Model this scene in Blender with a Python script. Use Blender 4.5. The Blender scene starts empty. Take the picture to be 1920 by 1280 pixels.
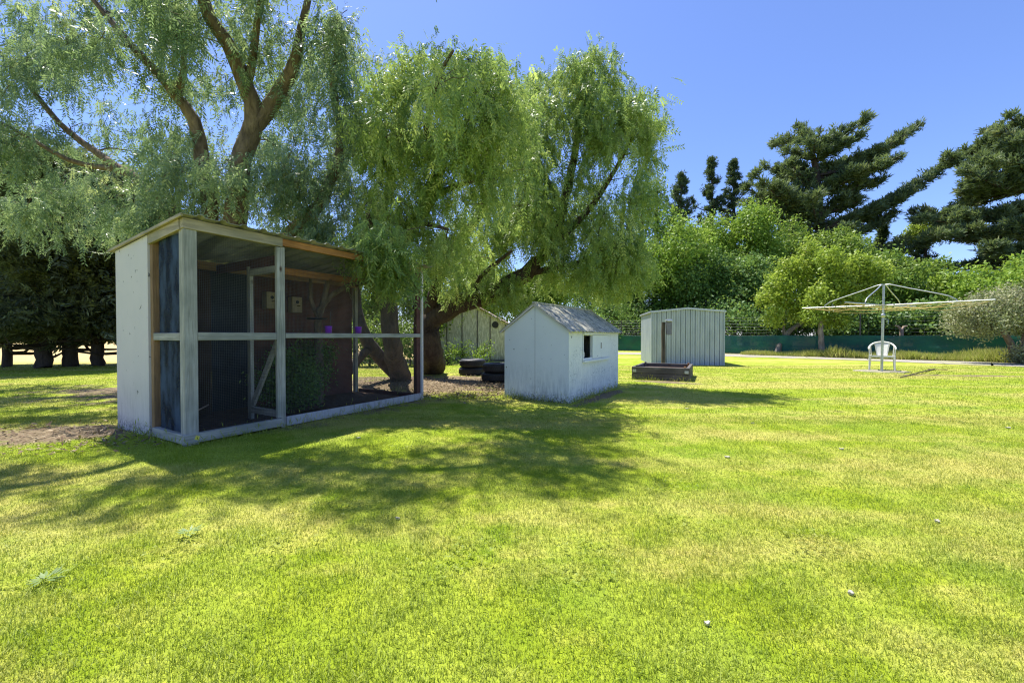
import bpy, math, random
import numpy as np
from mathutils import Vector, Matrix
R = math.radians
rng = np.random.default_rng(7)
random.seed(7)
scene = bpy.context.scene
COL = scene.collection

# ------------------------------------------------------------------ camera model (used to survey positions)
F = 765.0; PITCH = math.atan(11.0 / F); H = 1.0
def W(px, py, y):
    """point at depth y seen at pixel px,py of the 1920x1280 photograph"""
    dx = (px - 960) / F; dz = -(py - 640) / F
    c, s = math.cos(PITCH), math.sin(PITCH)
    vy = c + dz * s; vz = -s + dz * c
    k = y / vy
    return Vector((dx * k, y, H + vz * k))
def G(px, py, z=0.0):
    dx = (px - 960) / F; dz = -(py - 640) / F
    c, s = math.cos(PITCH), math.sin(PITCH)
    vy = c + dz * s; vz = -s + dz * c
    k = (z - H) / vz
    return Vector((dx * k, vy * k, z))

# ------------------------------------------------------------------ materials
def srgb(r, g, b): return tuple(((c / 255) / 12.92 if c / 255 < .04045 else ((c / 255 + .055) / 1.055) ** 2.4) for c in (r, g, b)) + (1,)
class NT:
    def __init__(s, name):
        s.m = bpy.data.materials.new(name); s.m.use_nodes = True
        s.t = s.m.node_tree; s.t.nodes.clear()
        s.out = s.n('ShaderNodeOutputMaterial')
    def n(s, typ, **kw):
        nd = s.t.nodes.new(typ)
        for k, v in kw.items(): setattr(nd, k, v)
        return nd
    def l(s, a, b): s.t.links.new(a, b)
    def put(s, sock, v):
        if hasattr(v, 'links') or isinstance(v, bpy.types.NodeSocket): s.l(v, sock)
        elif v is not None: sock.default_value = v
    def coords(s, kind='Object', scale=(1, 1, 1), rot=(0, 0, 0)):
        if kind == 'Pos': o = s.n('ShaderNodeNewGeometry').outputs['Position']
        else: o = s.n('ShaderNodeTexCoord').outputs[kind]
        mp = s.n('ShaderNodeMapping'); mp.inputs['Scale'].default_value = scale; mp.inputs['Rotation'].default_value = rot
        s.l(o, mp.inputs['Vector']); return mp.outputs[0]
    def noise(s, vec, scale, detail=4, rough=.55, dist=0):
        t = s.n('ShaderNodeTexNoise'); s.l(vec, t.inputs['Vector'])
        t.inputs['Scale'].default_value = scale; t.inputs['Detail'].default_value = detail
        t.inputs['Roughness'].default_value = rough; t.inputs['Distortion'].default_value = dist
        return t.outputs['Fac']
    def ramp(s, fac, stops, interp='LINEAR'):
        r = s.n('ShaderNodeValToRGB'); r.color_ramp.interpolation = interp
        e = r.color_ramp.elements
        while len(e) < len(stops): e.new(0.5)
        for el, (p, c) in zip(e, stops):
            el.position = p; el.color = c if len(c) == 4 else tuple(c) + (1,)
        s.put(r.inputs[0], fac); return r.outputs[0]
    def rng(s, fac, a, b, c=0, d=1):
        r = s.n('ShaderNodeMapRange'); s.put(r.inputs[0], fac)
        r.inputs[1].default_value = a; r.inputs[2].default_value = b; r.inputs[3].default_value = c; r.inputs[4].default_value = d
        return r.outputs[0]
    def mix(s, fac, a, b, blend='MIX'):
        m = s.n('ShaderNodeMix', data_type='RGBA', blend_type=blend); s.put(m.inputs[0], fac); s.put(m.inputs[6], a); s.put(m.inputs[7], b)
        return m.outputs[2]
    def math(s, op, a, b=None, c=None):
        m = s.n('ShaderNodeMath', operation=op); s.put(m.inputs[0], a)
        if b is not None: s.put(m.inputs[1], b)
        if c is not None: s.put(m.inputs[2], c)
        return m.outputs[0]
    def bump(s, h, strength=.3, dist=.01):
        b = s.n('ShaderNodeBump'); b.inputs['Strength'].default_value = strength; b.inputs['Distance'].default_value = dist
        s.l(h, b.inputs['Height']); return b.outputs[0]
    def bsdf(s, col, rough=.7, metal=0, spec=.4, normal=None, alpha=None, out=True, trans=None):
        b = s.n('ShaderNodeBsdfPrincipled'); s.put(b.inputs['Base Color'], col); s.put(b.inputs['Roughness'], rough)
        s.put(b.inputs['Metallic'], metal); s.put(b.inputs['Specular IOR Level'], spec)
        if normal is not None: s.l(normal, b.inputs['Normal'])
        if alpha is not None: s.put(b.inputs['Alpha'], alpha)
        if trans is not None: s.put(b.inputs['Transmission Weight'], trans)
        if out: s.l(b.outputs[0], s.out.inputs[0])
        return b.outputs[0]
C = lambda r, g, b: (r, g, b, 1)
MAT = {}

def leaf_mat(name, stops, transl=.35, rough=.5, spec=.35, tint=None):
    t = NT(name)
    at = t.n('ShaderNodeAttribute', attribute_name='tone')
    col = t.ramp(at.outputs['Fac'], stops)
    nz = t.noise(t.coords('Pos'), 1.1, 3)
    col = t.mix(t.rng(nz, .35, .65, 0, .45), col, tint or C(.13, .17, .03))
    b = t.bsdf(col, rough, spec=spec, out=False)
    tr = t.n('ShaderNodeBsdfTranslucent')
    tc = t.mix(.42, col, C(.36, .48, .09)); t.l(tc, tr.inputs[0])
    ms = t.n('ShaderNodeMixShader'); ms.inputs[0].default_value = transl
    t.l(b, ms.inputs[1]); t.l(tr.outputs[0], ms.inputs[2]); t.l(ms.outputs[0], t.out.inputs[0])
    MAT[name] = t.m
leaf_mat('pepper_leaf', [(0, C(.06, .14, .05)), (.35, C(.17, .29, .075)), (.7, C(.33, .44, .11)), (1, C(.58, .64, .20))], .5, .42, .5, C(.32, .42, .11))
leaf_mat('pepper_leaf_grey', [(0, C(.05, .12, .08)), (.5, C(.14, .24, .15)), (.8, C(.28, .37, .22)), (1, C(.54, .58, .28))], .48, .40, .6, C(.28, .36, .22))
leaf_mat('lime_leaf', [(0, C(.10, .21, .02)), (.5, C(.23, .38, .035)), (1, C(.42, .52, .07))], .4, .5, .35, C(.22, .32, .03))
leaf_mat('deep_leaf', [(0, C(.055, .14, .035)), (.5, C(.13, .26, .055)), (1, C(.30, .44, .10))], .38, .5, .35, C(.10, .17, .03))
leaf_mat('mid_leaf', [(0, C(.07, .15, .02)), (.5, C(.18, .31, .03)), (1, C(.38, .48, .06))], .35, .5)
leaf_mat('gold_leaf', [(0, C(.13, .22, .02)), (.5, C(.32, .44, .04)), (1, C(.58, .62, .10))], .4, .5, .35, C(.26, .33, .03))
leaf_mat('pine_needle', [(0, C(.06, .11, .06)), (.5, C(.15, .21, .10)), (.85, C(.27, .33, .14)), (1, C(.36, .35, .16))], .28, .6, .3, C(.06, .08, .03))
leaf_mat('conifer_needle', [(0, C(.035, .075, .04)), (.6, C(.08, .14, .06)), (1, C(.17, .23, .08))], .2, .6, .3, C(.05, .07, .03))
leaf_mat('hedge_leaf', [(0, C(.06, .08, .05)), (.5, C(.17, .19, .11)), (.85, C(.32, .36, .18)), (1, C(.36, .22, .13))], .35, .55, .4, C(.06, .055, .03))
leaf_mat('silver_leaf', [(0, C(.12, .14, .07)), (.5, C(.27, .31, .14)), (1, C(.50, .46, .28))], .2, .55, .3, C(.30, .27, .18))
leaf_mat('verge_grass', [(0, C(.20, .28, .03)), (.4, C(.42, .48, .08)), (1, C(.70, .62, .26))], .4, .6, .2, C(.30, .30, .06))
leaf_mat('weed_leaf', [(0, C(.10, .19, .05)), (1, C(.26, .36, .14))], .2, .5)
leaf_mat('litter', [(0, C(.09, .055, .035)), (.6, C(.22, .15, .09)), (1, C(.46, .37, .24))], .05, .8, .2, C(.15, .10, .06))

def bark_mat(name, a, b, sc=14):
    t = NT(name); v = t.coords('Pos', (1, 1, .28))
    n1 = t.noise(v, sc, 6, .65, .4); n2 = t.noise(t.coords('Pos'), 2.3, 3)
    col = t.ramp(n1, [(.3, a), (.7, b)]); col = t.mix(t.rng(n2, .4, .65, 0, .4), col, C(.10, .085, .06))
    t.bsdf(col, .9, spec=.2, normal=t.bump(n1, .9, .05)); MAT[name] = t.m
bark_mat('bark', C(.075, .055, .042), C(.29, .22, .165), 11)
bark_mat('bark_shade', C(.045, .034, .028), C(.17, .13, .10), 11)  # darker copy of bark, shade under the canopy put into the colour
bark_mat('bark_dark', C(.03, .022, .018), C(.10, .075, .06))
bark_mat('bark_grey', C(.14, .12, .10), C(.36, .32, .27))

def timber(name, dirz, lo, hi, knots=True):
    t = NT(name)
    sc = {'z': (9, 9, .55), 'x': (.55, 9, 9), 'y': (9, .55, 9)}[dirz]
    v = t.coords('Object', sc)
    n = t.noise(v, 5, 6, .6, .6); n2 = t.noise(t.coords('Object'), 2.6, 3)
    col = t.ramp(n, [(.3, lo), (.68, hi)])
    col = t.mix(t.rng(n2, .42, .62, 0, .55), col, C(lo[0] * .75, lo[1] * .86, lo[2] * .85))
    if knots:
        kv = t.coords('Object', {'z': (3.1, 3.1, 1.6), 'x': (1.6, 3.1, 3.1), 'y': (3.1, 1.6, 3.1)}[dirz])
        vo = t.n('ShaderNodeTexVoronoi'); vo.inputs['Scale'].default_value = 1.7; t.l(kv, vo.inputs['Vector'])
        k = t.rng(vo.outputs['Distance'], .05, .12, 1, 0)
        col = t.mix(k, col, C(.10, .07, .045))
    t.bsdf(col, .82, spec=.2, normal=t.bump(n, .5, .006)); MAT[name] = t.m
for d in 'xyz':
    timber('grey_timber_' + d, d, C(.24, .235, .20), C(.50, .49, .43))
    timber('brown_timber_' + d, d, C(.20, .12, .065), C(.38, .25, .14)); timber('honey_timber_' + d, d, C(.27, .23, .16), C(.50, .43, .31))
    timber('orange_timber_' + d, d, C(.30, .13, .045), C(.56, .28, .11))
    timber('post_timber_' + d, d, C(.06, .05, .04), C(.17, .14, .10)); timber('sleeper_' + d, d, C(.065, .058, .055), C(.18, .17, .165))
def paint_mat(name, base, wear, amount=.35, streak=False, scrawl=False, low=False):
    t = NT(name); ob = t.coords('Object')
    n1 = t.noise(ob, 3.2, 6, .62); n2 = t.noise(t.coords('Object', (9, 9, 1.4)), 3, 5, .7)
    n3 = t.noise(ob, 38, 4, .7)
    # uneven old paint
    col = t.mix(t.rng(n1, .35, .7, 0, .3), base, C(base[0] * .82, base[1] * .86, base[2] * .86))
    f = t.rng(n2, 1 - amount, 1 - amount + .12, 0, .55); col = t.mix(f, col, wear)
    if low:   # rain-splash grime and flaking along the foot of the wall
        sx = t.n('ShaderNodeSeparateXYZ'); t.l(t.n('ShaderNodeTexCoord').outputs['Object'], sx.inputs[0])
        z = t.rng(sx.outputs[2], .0, .62, 1, 0)
        g = t.math('MULTIPLY', z, t.rng(n2, .38, .62, 0, 1)); g2 = t.math('MULTIPLY', g, t.rng(n1, .3, .6, .3, 1))
        col = t.mix(t.math('MULTIPLY', g2, .75), col, wear)
        sp = t.math('MULTIPLY', t.rng(sx.outputs[2], 0, .16, 1, 0), t.rng(n3, .47, .56, 0, 1)); col = t.mix(sp, col, C(.06, .06, .05))
        # chips
        ch = t.math('MULTIPLY', t.rng(t.noise(ob, 13, 3, .6), .69, .71, 0, 1), .8); col = t.mix(ch, col, C(.10, .10, .09))
    if scrawl:
        q = t.noise(t.coords('Object', (1, 1, 1.2)), 5.5, 1.0, .5, 1.8)
        ln = t.math('LESS_THAN', t.math('ABSOLUTE', t.math('SUBTRACT', q, .5)), .006)
        q2 = t.noise(t.coords('Object', (1.6, 1, 1)), 9, 1.0, .5, 2.5)
        ln2 = t.math('LESS_THAN', t.math('ABSOLUTE', t.math('SUBTRACT', q2, .47)), .007)
        mk = t.rng(t.noise(ob, 1.7, 2), .42, .55, 0, .6)
        col = t.mix(t.math('MULTIPLY', t.math('MAXIMUM', ln, ln2), mk), col, C(.12, .16, .22))
    t.bsdf(col, .75, spec=.25, normal=t.bump(n3, .12, .004)); MAT[name] = t.m
paint_mat('white_paint', C(.62, .585, .57), C(.36, .34, .33), .36, low=True)
paint_mat('playhouse_paint', C(.80, .82, .80), C(.30, .33, .36), .33, low=True)
paint_mat('scrawled_paint', C(.80, .82, .80), C(.28, .32, .35), .36, scrawl=True, low=True)
paint_mat('washed_board', C(.42, .42, .43), C(.20, .18, .17), .5)
paint_mat('shed_old_panel', C(.62, .60, .48), C(.17, .17, .10), .58, low=True)
def simple(name, col, rough=.6, metal=0, spec=.4, var=.15, sc=8, bump=0, **k):
    t = NT(name); n = t.noise(t.coords('Object'), sc, 4)
    c2 = C(*[x * (1 - var * 2) for x in col[:3]]); cc = t.mix(t.rng(n, .35, .65, 0, 1), col, c2)
    t.bsdf(cc, rough, metal, spec, t.bump(n, bump, .01) if bump else None, **k); MAT[name] = t.m
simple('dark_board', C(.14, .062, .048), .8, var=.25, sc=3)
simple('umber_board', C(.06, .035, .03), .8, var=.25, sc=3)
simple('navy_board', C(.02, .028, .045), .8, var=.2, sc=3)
simple('plastic_white', C(.80, .78, .70), .35, var=.06)
simple('galv', C(.50, .53, .55), .42, .75, var=.12, sc=20)
simple('wire', C(.12, .135, .14), .5, .5)
simple('fence_wire', C(.20, .23, .22), .5, .4)
simple('yellow_line', C(.62, .46, .16), .5, var=.1)
simple('rubber', C(.016, .018, .024), .55, spec=.5, var=.25, sc=30, bump=.3)
simple('soil', C(.13, .08, .05), .95, var=.3, sc=20, bump=.8)
simple('concrete', C(.36, .33, .22), .9, var=.15, sc=14, bump=.3)
simple('purple_plastic', C(.36, .05, .90), .35, var=.05)
simple('black_plastic', C(.02, .02, .025), .5)
simple('cream_wood', C(.36, .30, .20), .7, var=.1)
simple('yellow_tag', C(.75, .66, .10), .5, var=.05)
simple('nail_steel', C(.16, .13, .11), .5, .6)
simple('dead_wood', C(.36, .27, .20), .9, var=.2)
simple('pale_litter', C(.50, .46, .38), .7, var=.1)
simple('stick_wood', C(.10, .075, .05), .85, var=.2)
simple('box_steel', C(.22, .22, .24), .5, .3, var=.15)
simple('terracotta', C(.50, .24, .15), .8, var=.15)
simple('dry_mulch', C(.25, .17, .10), .95, var=.3, sc=12, bump=.6)
# shade cloth : knitted green, lets some light through
t = NT('shade_cloth'); n = t.noise(t.coords('Object', (1, 1, 1)), 1.6, 4); n2 = t.noise(t.coords('Object', (1, 1, 6)), 5, 3)
cc = t.mix(t.rng(n, .35, .65, 0, 1), C(.012, .12, .08), C(.012, .075, .065)); b = t.bsdf(cc, .6, spec=.3, normal=t.bump(n2, .4, .05), out=False)
tr = t.n('ShaderNodeBsdfTransparent'); ms = t.n('ShaderNodeMixShader'); ms.inputs[0].default_value = .05
t.l(b, ms.inputs[1]); t.l(tr.outputs[0], ms.inputs[2]); t.l(ms.outputs[0], t.out.inputs[0]); MAT['shade_cloth'] = t.m
# cloudy plastic film over the side frame of the aviary
t = NT('plastic_film'); n = t.noise(t.coords('Object', (3, 3, 1.2)), 2.2, 5, .6)
b = t.bsdf(t.mix(t.rng(n, .4, .65), C(.008, .016, .026), C(.05, .085, .14)), .7, spec=.1, out=False)
tr = t.n('ShaderNodeBsdfTransparent'); tr.inputs[0].default_value = C(.6, .7, .8); ms = t.n('ShaderNodeMixShader'); t.put(ms.inputs[0], t.rng(n, .35, .65, .28, .1))
t.l(b, ms.inputs[1]); t.l(tr.outputs[0], ms.inputs[2]); t.l(ms.outputs[0], t.out.inputs[0]); MAT['plastic_film'] = t.m
# corrugated fibreglass roof of the aviary (old, greenish cream, lets light through)
t = NT('fibreglass'); n = t.noise(t.coords('Object'), 3, 5, .6); n2 = t.noise(t.coords('Object'), 24, 4, .7)
cc = t.mix(t.rng(n, .35, .65), C(.42, .41, .33), C(.28, .29, .24)); cc = t.mix(t.rng(n2, .55, .7, 0, .6), cc, C(.16, .16, .12))
b = t.bsdf(cc, .55, out=False); tr = t.n('ShaderNodeBsdfTranslucent'); tr.inputs[0].default_value = C(.30, .34, .28)
ms = t.n('ShaderNodeMixShader'); ms.inputs[0].default_value = .25; t.l(b, ms.inputs[1]); t.l(tr.outputs[0], ms.inputs[2]); t.l(ms.outputs[0], t.out.inputs[0]); MAT['fibreglass'] = t.m
# lichen covered roof of the playhouse
t = NT('lichen_roof'); n = t.noise(t.coords('Object', (5, 1.3, 1.3)), 2.6, 6, .72); n2 = t.noise(t.coords('Object'), 17, 5, .75); n3 = t.noise(t.coords('Object', (1, 2, 2)), 1.5, 3)
cc = t.ramp(n, [(.30, C(.07, .08, .08)), (.42, C(.20, .22, .21)), (.50, C(.60, .56, .44)), (.60, C(.24, .23, .16)), (.70, C(.78, .75, .64))])
cc = t.mix(t.rng(n2, .54, .64, 0, .7), cc, C(.08, .09, .09)); cc = t.mix(t.rng(n3, .55, .7, 0, .5), cc, C(.30, .27, .14))
t.bsdf(cc, .85, spec=.2, normal=t.bump(n2, .6, .01)); MAT['lichen_roof'] = t.m
t = NT('old_roof'); n = t.noise(t.coords('Object', (6, 1.2, 1)), 3, 5, .7)
t.bsdf(t.ramp(n, [(.35, C(.14, .08, .05)), (.5, C(.30, .22, .15)), (.65, C(.46, .40, .32))]), .9); MAT['old_roof'] = t.m
# zinc-coated cladding
t = NT('zinc_clad'); n = t.noise(t.coords('Object', (1, 1, .35)), 3.5, 5, .6); n2 = t.noise(t.coords('Object'), 60, 3)
cc = t.mix(t.rng(n, .35, .68), C(.42, .46, .52), C(.31, .36, .42)); cc = t.mix(t.rng(n2, .5, .7, 0, .25), cc, C(.50, .54, .58))
t.bsdf(cc, .5, .2, .5, t.bump(n, .08, .02)); MAT['zinc_clad'] = t.m

# ---- lawn colour, shared by the ground sheet and by the blades
DIRT = [(-4.7, 4.15, 1.15, .5, .2), (-1.6, 8.6, 3.3, 1.75, .05), (-6.0, 7.5, 2.6, 1.5, -.2), (-2.55, 5.9, 1.9, 1.1, 1.05), (3.3, 8.75, .7, .25, -.45), (11.2, 10.2, 1.6, .2, -.1),(1.6,6.9,1.25,.16,1.0)]
def lawn(t):
    g = t.n('ShaderNodeNewGeometry').outputs['Position']
    flat = t.n('ShaderNodeVectorMath', operation='MULTIPLY'); t.l(g, flat.inputs[0]); flat.inputs[1].default_value = (1, 1, 0); p = flat.outputs[0]
    def mp(sc, rot=0):
        m = t.n('ShaderNodeMapping'); m.inputs['Scale'].default_value = sc; m.inputs['Rotation'].default_value = (0, 0, rot); t.l(p, m.inputs[0]); return m.outputs[0]
    big = t.noise(mp((1, 1, 1)), .55, 5, .6, .3)
    streak = t.noise(mp((.22, 1.5, 1), R(-42)), .8, 5, .6, .6)
    mid = t.noise(mp((1, 1, 1)), 4.2, 5, .65)
    fine = t.noise(mp((1, 1, 1)), 34, 4, .7)
    dry = t.math('ADD', t.math('MULTIPLY', big, .3), t.math('ADD', t.math('MULTIPLY', streak, .5), t.math('MULTIPLY', mid, .2)))
    dryf = t.rng(dry, .46, .555)
    green = t.mix(t.rng(mid, .35, .65), C(.215, .30, .014), C(.36, .43, .03))
    green = t.mix(t.rng(t.noise(mp((1, 1, 1)), .9, 3), .5, .68, 0, .5), green, C(.18, .31, .03))
    straw = t.mix(t.rng(fine, .35, .65), C(.48, .42, .10), C(.66, .52, .22))
    wv = t.n('ShaderNodeTexWave', wave_type='RINGS', rings_direction='Z'); ctr = t.n('ShaderNodeMapping'); ctr.inputs['Location'].default_value = (9.0, 2.0, 0); t.l(p, ctr.inputs[0]); t.l(ctr.outputs[0], wv.inputs['Vector'])
    wv.inputs['Scale'].default_value = .42; wv.inputs['Distortion'].default_value = 1.6; wv.inputs['Detail'].default_value = 2; wv.inputs['Detail Scale'].default_value = .6
    lc = t.mix(t.math('MULTIPLY', dryf, .68), green, straw)
    band = t.rng(wv.outputs['Fac'], .3, .7, 0, .22)
    return p, mp, t.mix(band, lc, C(.44, .50, .09)), fine, mid, dryf
t = NT('lawn_ground')
p, mp, lc, fine, mid, dryf = lawn(t)
lc = t.mix(t.rng(fine, .40, .68, 0, .5), lc, C(.14, .19, .015))
sx = t.n('ShaderNodeSeparateXYZ'); t.l(p, sx.inputs[0])
wob = t.noise(mp((1, 1, 1)), 1.7, 5, .7)
dm = None
for (cx, cy, rx, ry, an) in DIRT:
    m = t.n('ShaderNodeMapping', vector_type='TEXTURE'); t.l(p, m.inputs[0])
    m.inputs['Location'].default_value = (cx, cy, 0); m.inputs['Rotation'].default_value = (0, 0, an); m.inputs['Scale'].default_value = (rx, ry, 1)
    ln = t.n('ShaderNodeVectorMath', operation='LENGTH'); t.l(m.outputs[0], ln.inputs[0])
    d = t.math('ADD', ln.outputs['Value'], t.rng(wob, .3, .7, -.5, .6))
    mk = t.rng(d, .75, 1.1, 1, 0); dm = mk if dm is None else t.math('MAXIMUM', dm, mk)
dirt = t.mix(t.rng(fine, .35, .65), C(.13, .095, .055), C(.27, .21, .13))
dirt = t.mix(t.rng(t.noise(mp((1, 1, 1)), 11, 5, .7), .5, .65, 0, .7), dirt, C(.34, .28, .19))
col = t.mix(dm, lc, dirt)
# beyond the garden the paddock is dry
far = t.math('MAXIMUM', t.rng(sx.outputs[1], 13.5, 16, 0, 1), 0)
left = t.rng(sx.outputs[0], -1.5, -4, 0, 1)
pad = t.mix(t.rng(mid, .3, .7), C(.45, .33, .14), C(.58, .45, .22))
col = t.mix(t.math('MULTIPLY', far, left), col, pad)
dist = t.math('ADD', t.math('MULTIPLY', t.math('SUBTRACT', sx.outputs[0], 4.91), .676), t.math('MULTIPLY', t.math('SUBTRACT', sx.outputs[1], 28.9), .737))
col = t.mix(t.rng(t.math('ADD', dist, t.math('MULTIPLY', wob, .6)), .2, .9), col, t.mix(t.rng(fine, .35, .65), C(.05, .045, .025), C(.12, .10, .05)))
t.bsdf(col, .95, spec=.1, normal=t.bump(fine, .9, .03)); MAT['lawn_ground'] = t.m
t = NT('grass_blade')
p, mp, lc, fine, mid, dryf = lawn(t)
at = t.n('ShaderNodeAttribute', attribute_name='tone')
c2 = t.mix(at.outputs['Fac'], t.mix(.45, lc, C(.13, .23, .010)), t.mix(.3, lc, C(.70, .72, .22)))
b = t.bsdf(c2, .55, spec=.3, out=False); tr = t.n('ShaderNodeBsdfTranslucent'); t.l(t.mix(.3, c2, C(.42, .50, .03)), tr.inputs[0])
ms = t.n('ShaderNodeMixShader'); ms.inputs[0].default_value = .4; t.l(b, ms.inputs[1]); t.l(tr.outputs[0], ms.inputs[2]); t.l(ms.outputs[0], t.out.inputs[0]); MAT['grass_blade'] = t.m
t = NT('gravel'); n = t.noise(t.coords('Pos'), 22, 5, .75); n2 = t.noise(t.coords('Pos'), .9, 4)
cc = t.ramp(n, [(.35, C(.22, .20, .16)), (.55, C(.36, .33, .28)), (.7, C(.46, .43, .38))]); cc = t.mix(t.rng(n2, .5, .64, 0, .6), cc, C(.30, .31, .09))
t.bsdf(cc, .95, normal=t.bump(n, .7, .03)); MAT['gravel'] = t.m

# ------------------------------------------------------------------ object helpers
def link(o): COL.objects.link(o); return o
def tag(o, label=None, cat=None, group=None, kind=None):
    for k, v in (('label', label), ('category', cat), ('group', group), ('kind', kind)):
        if v: o[k] = v
    return o
def empty(name, loc=(0, 0, 0), rz=0, label=None, cat=None, group=None):
    o = link(bpy.data.objects.new(name, None)); o.location = loc; o.rotation_euler = (0, 0, rz); o.empty_display_size = .2
    return tag(o, label, cat, group)
class MB:
    def __init__(s): s.v = []; s.f = []; s.sm = []
    def add(s, vs, fs, smooth=False):
        k = len(s.v); s.v += [tuple(v) for v in vs]; s.f += [tuple(i + k for i in f) for f in fs]; s.sm += [smooth] * len(fs); return s
    def box(s, a, b):
        (x0, y0, z0), (x1, y1, z1) = a, b
        return s.add([(x0, y0, z0), (x1, y0, z0), (x1, y1, z0), (x0, y1, z0), (x0, y0, z1), (x1, y0, z1), (x1, y1, z1), (x0, y1, z1)],
                     [(0, 3, 2, 1), (4, 5, 6, 7), (0, 1, 5, 4), (1, 2, 6, 5), (2, 3, 7, 6), (3, 0, 4, 7)])
    def beam(s, p0, p1, w, h, up=(0, 0, 1)):
        p0, p1 = Vector(p0), Vector(p1); d = (p1 - p0).normalized(); sd = d.cross(Vector(up)).normalized(); u = sd.cross(d)
        vs = []
        for p in (p0, p1):
            for a, b in ((-1, -1), (1, -1), (1, 1), (-1, 1)): vs.append(p + sd * a * w / 2 + u * b * h / 2)
        return s.add(vs, [(0, 1, 2, 3), (7, 6, 5, 4), (0, 4, 5, 1), (1, 5, 6, 2), (2, 6, 7, 3), (3, 7, 4, 0)])
    def tube(s, pts, rad, n=8, cap=True, wob=0):
        pts = [Vector(p) for p in pts]; m = len(pts)
        if not hasattr(rad, '__len__'): rad = [rad] * m
        vs = []; up = Vector((.31, .17, .93))
        for i, p in enumerate(pts):
            d = (pts[min(i + 1, m - 1)] - pts[max(i - 1, 0)])
            d = d.normalized() if d.length > 1e-9 else Vector((0, 0, 1))
            a = d.cross(up)
            if a.length < .05: a = d.cross(Vector((1, 0, 0)))
            a.normalize(); b = d.cross(a)
            for k in range(n):
                t_ = 2 * math.pi * k / n; r = rad[i] * (1 + (random.uniform(-wob, wob) if wob else 0))
                vs.append(p + a * math.cos(t_) * r + b * math.sin(t_) * r)
        fs = [(i * n + k, i * n + (k + 1) % n, (i + 1) * n + (k + 1) % n, (i + 1) * n + k) for i in range(m - 1) for k in range(n)]
        s.add(vs, fs, n > 4)
        if cap: s.add(vs[:n], [tuple(range(n))[::-1]]); s.add(vs[-n:], [tuple(range(n))])
        return s
    def lathe(s, c, prof, n=24, smooth=True):
        c = Vector(c); m = len(prof)
        vs = [c + Vector((r * math.cos(2 * math.pi * k / n), r * math.sin(2 * math.pi * k / n), z)) for r, z in prof for k in range(n)]
        return s.add(vs, [(i * n + k, i * n + (k + 1) % n, (i + 1) * n + (k + 1) % n, (i + 1) * n + k) for i in range(m - 1) for k in range(n)], smooth)
    def build(s, name, mat, parent=None, bevel=0, label=None):
        me = bpy.data.meshes.new(name); me.from_pydata(s.v, [], s.f)
        me.polygons.foreach_set('use_smooth', s.sm)
        me.materials.append(MAT[mat]); me.update()
        o = link(bpy.data.objects.new(name, me))
        if parent: o.parent = parent
        if bevel:
            md = o.modifiers.new('bevel', 'BEVEL'); md.width = bevel; md.segments = 2; md.limit_method = 'ANGLE'; md.harden_normals = False
        if label: o['label'] = label
        return o
def copy_tree(o, loc=None, rz=None, parent=None):
    c = o.copy(); COL.objects.link(c)
    if parent: c.parent = parent
    if loc is not None: c.location = loc
    if rz is not None: c.rotation_euler = (c.rotation_euler[0], c.rotation_euler[1], rz)
    for ch in list(o.children): copy_tree(ch, parent=c)
    return c
def np_mesh(name, quads, tone, mat, parent=None, origin=(0, 0, 0)):
    """quads (N,k,3) float array -> one mesh with a face attribute 'tone'"""
    N, k, _ = quads.shape
    v = (quads - np.array(origin, dtype=np.float64)).astype(np.float32).reshape(-1)
    me = bpy.data.meshes.new(name); me.vertices.add(N * k); me.vertices.foreach_set('co', v)
    me.loops.add(N * k); me.loops.foreach_set('vertex_index', np.arange(N * k, dtype=np.int32))
    me.polygons.add(N); me.polygons.foreach_set('loop_start', np.arange(0, N * k, k, dtype=np.int32))
    me.update(calc_edges=True)
    a = me.attributes.new('tone', 'FLOAT', 'FACE'); a.data.foreach_set('value', np.clip(tone, 0, 1).astype(np.float32))
    me.materials.append(MAT[mat])
    o = link(bpy.data.objects.new(name, me))
    if parent: o.parent = parent
    return o

# ------------------------------------------------------------------ leaf templates: (K,4,3), axis = +Z
def leaf_quad(base, d, L, w, nrm):
    d = np.array(d) / np.linalg.norm(d); s = np.cross(d, nrm); s /= (np.linalg.norm(s) + 1e-9)
    b = np.array(base)
    return [b, b + d * L * .45 + s * w / 2, b + d * L, b + d * L * .45 - s * w / 2]
def tpl_frond(r, L=.30, pairs=7, ll=.075, lw=.020):
    q = []
    bend = r.uniform(-.25, .25, 2)
    for i in range(pairs):
        f = (i + .6) / pairs; p = np.array([bend[0] * f * f * L, bend[1] * f * f * L, f * L])
        for sgn in (-1, 1):
            d = np.array([sgn * .75, r.uniform(-.35, .35), .85]); q.append(leaf_quad(p, d, ll * r.uniform(.7, 1.15), lw, [0.2 * r.normal(), 1, .3 * r.normal()]))
    q.append(leaf_quad([0, 0, 0], [bend[0] * .5, bend[1] * .5, 1], L, .005, [1, .2, 0]))
    return np.array(q)
def tpl_spray(r, n=9, rad=.28, ll=.15, lw=.10):
    q = []
    for i in range(n):
        p = r.normal(size=3) * rad * .5; d = r.normal(size=3) + np.array([0, 0, .15]); q.append(leaf_quad(p, d, ll * r.uniform(.7, 1.3), lw * r.uniform(.7, 1.2), r.normal(size=3) * .6 + [0, 0, .8]))
    return np.array(q)
def tpl_tuft(r, n=12, L=.34, w=.045, spread=.75):
    q = []
    for i in range(n):
        d = np.array([r.normal() * spread, r.normal() * spread, 1.0]); q.append(leaf_quad(r.normal(size=3) * .05, d, L * r.uniform(.6, 1.1), w, r.normal(size=3)))
    return np.array(q)
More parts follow.
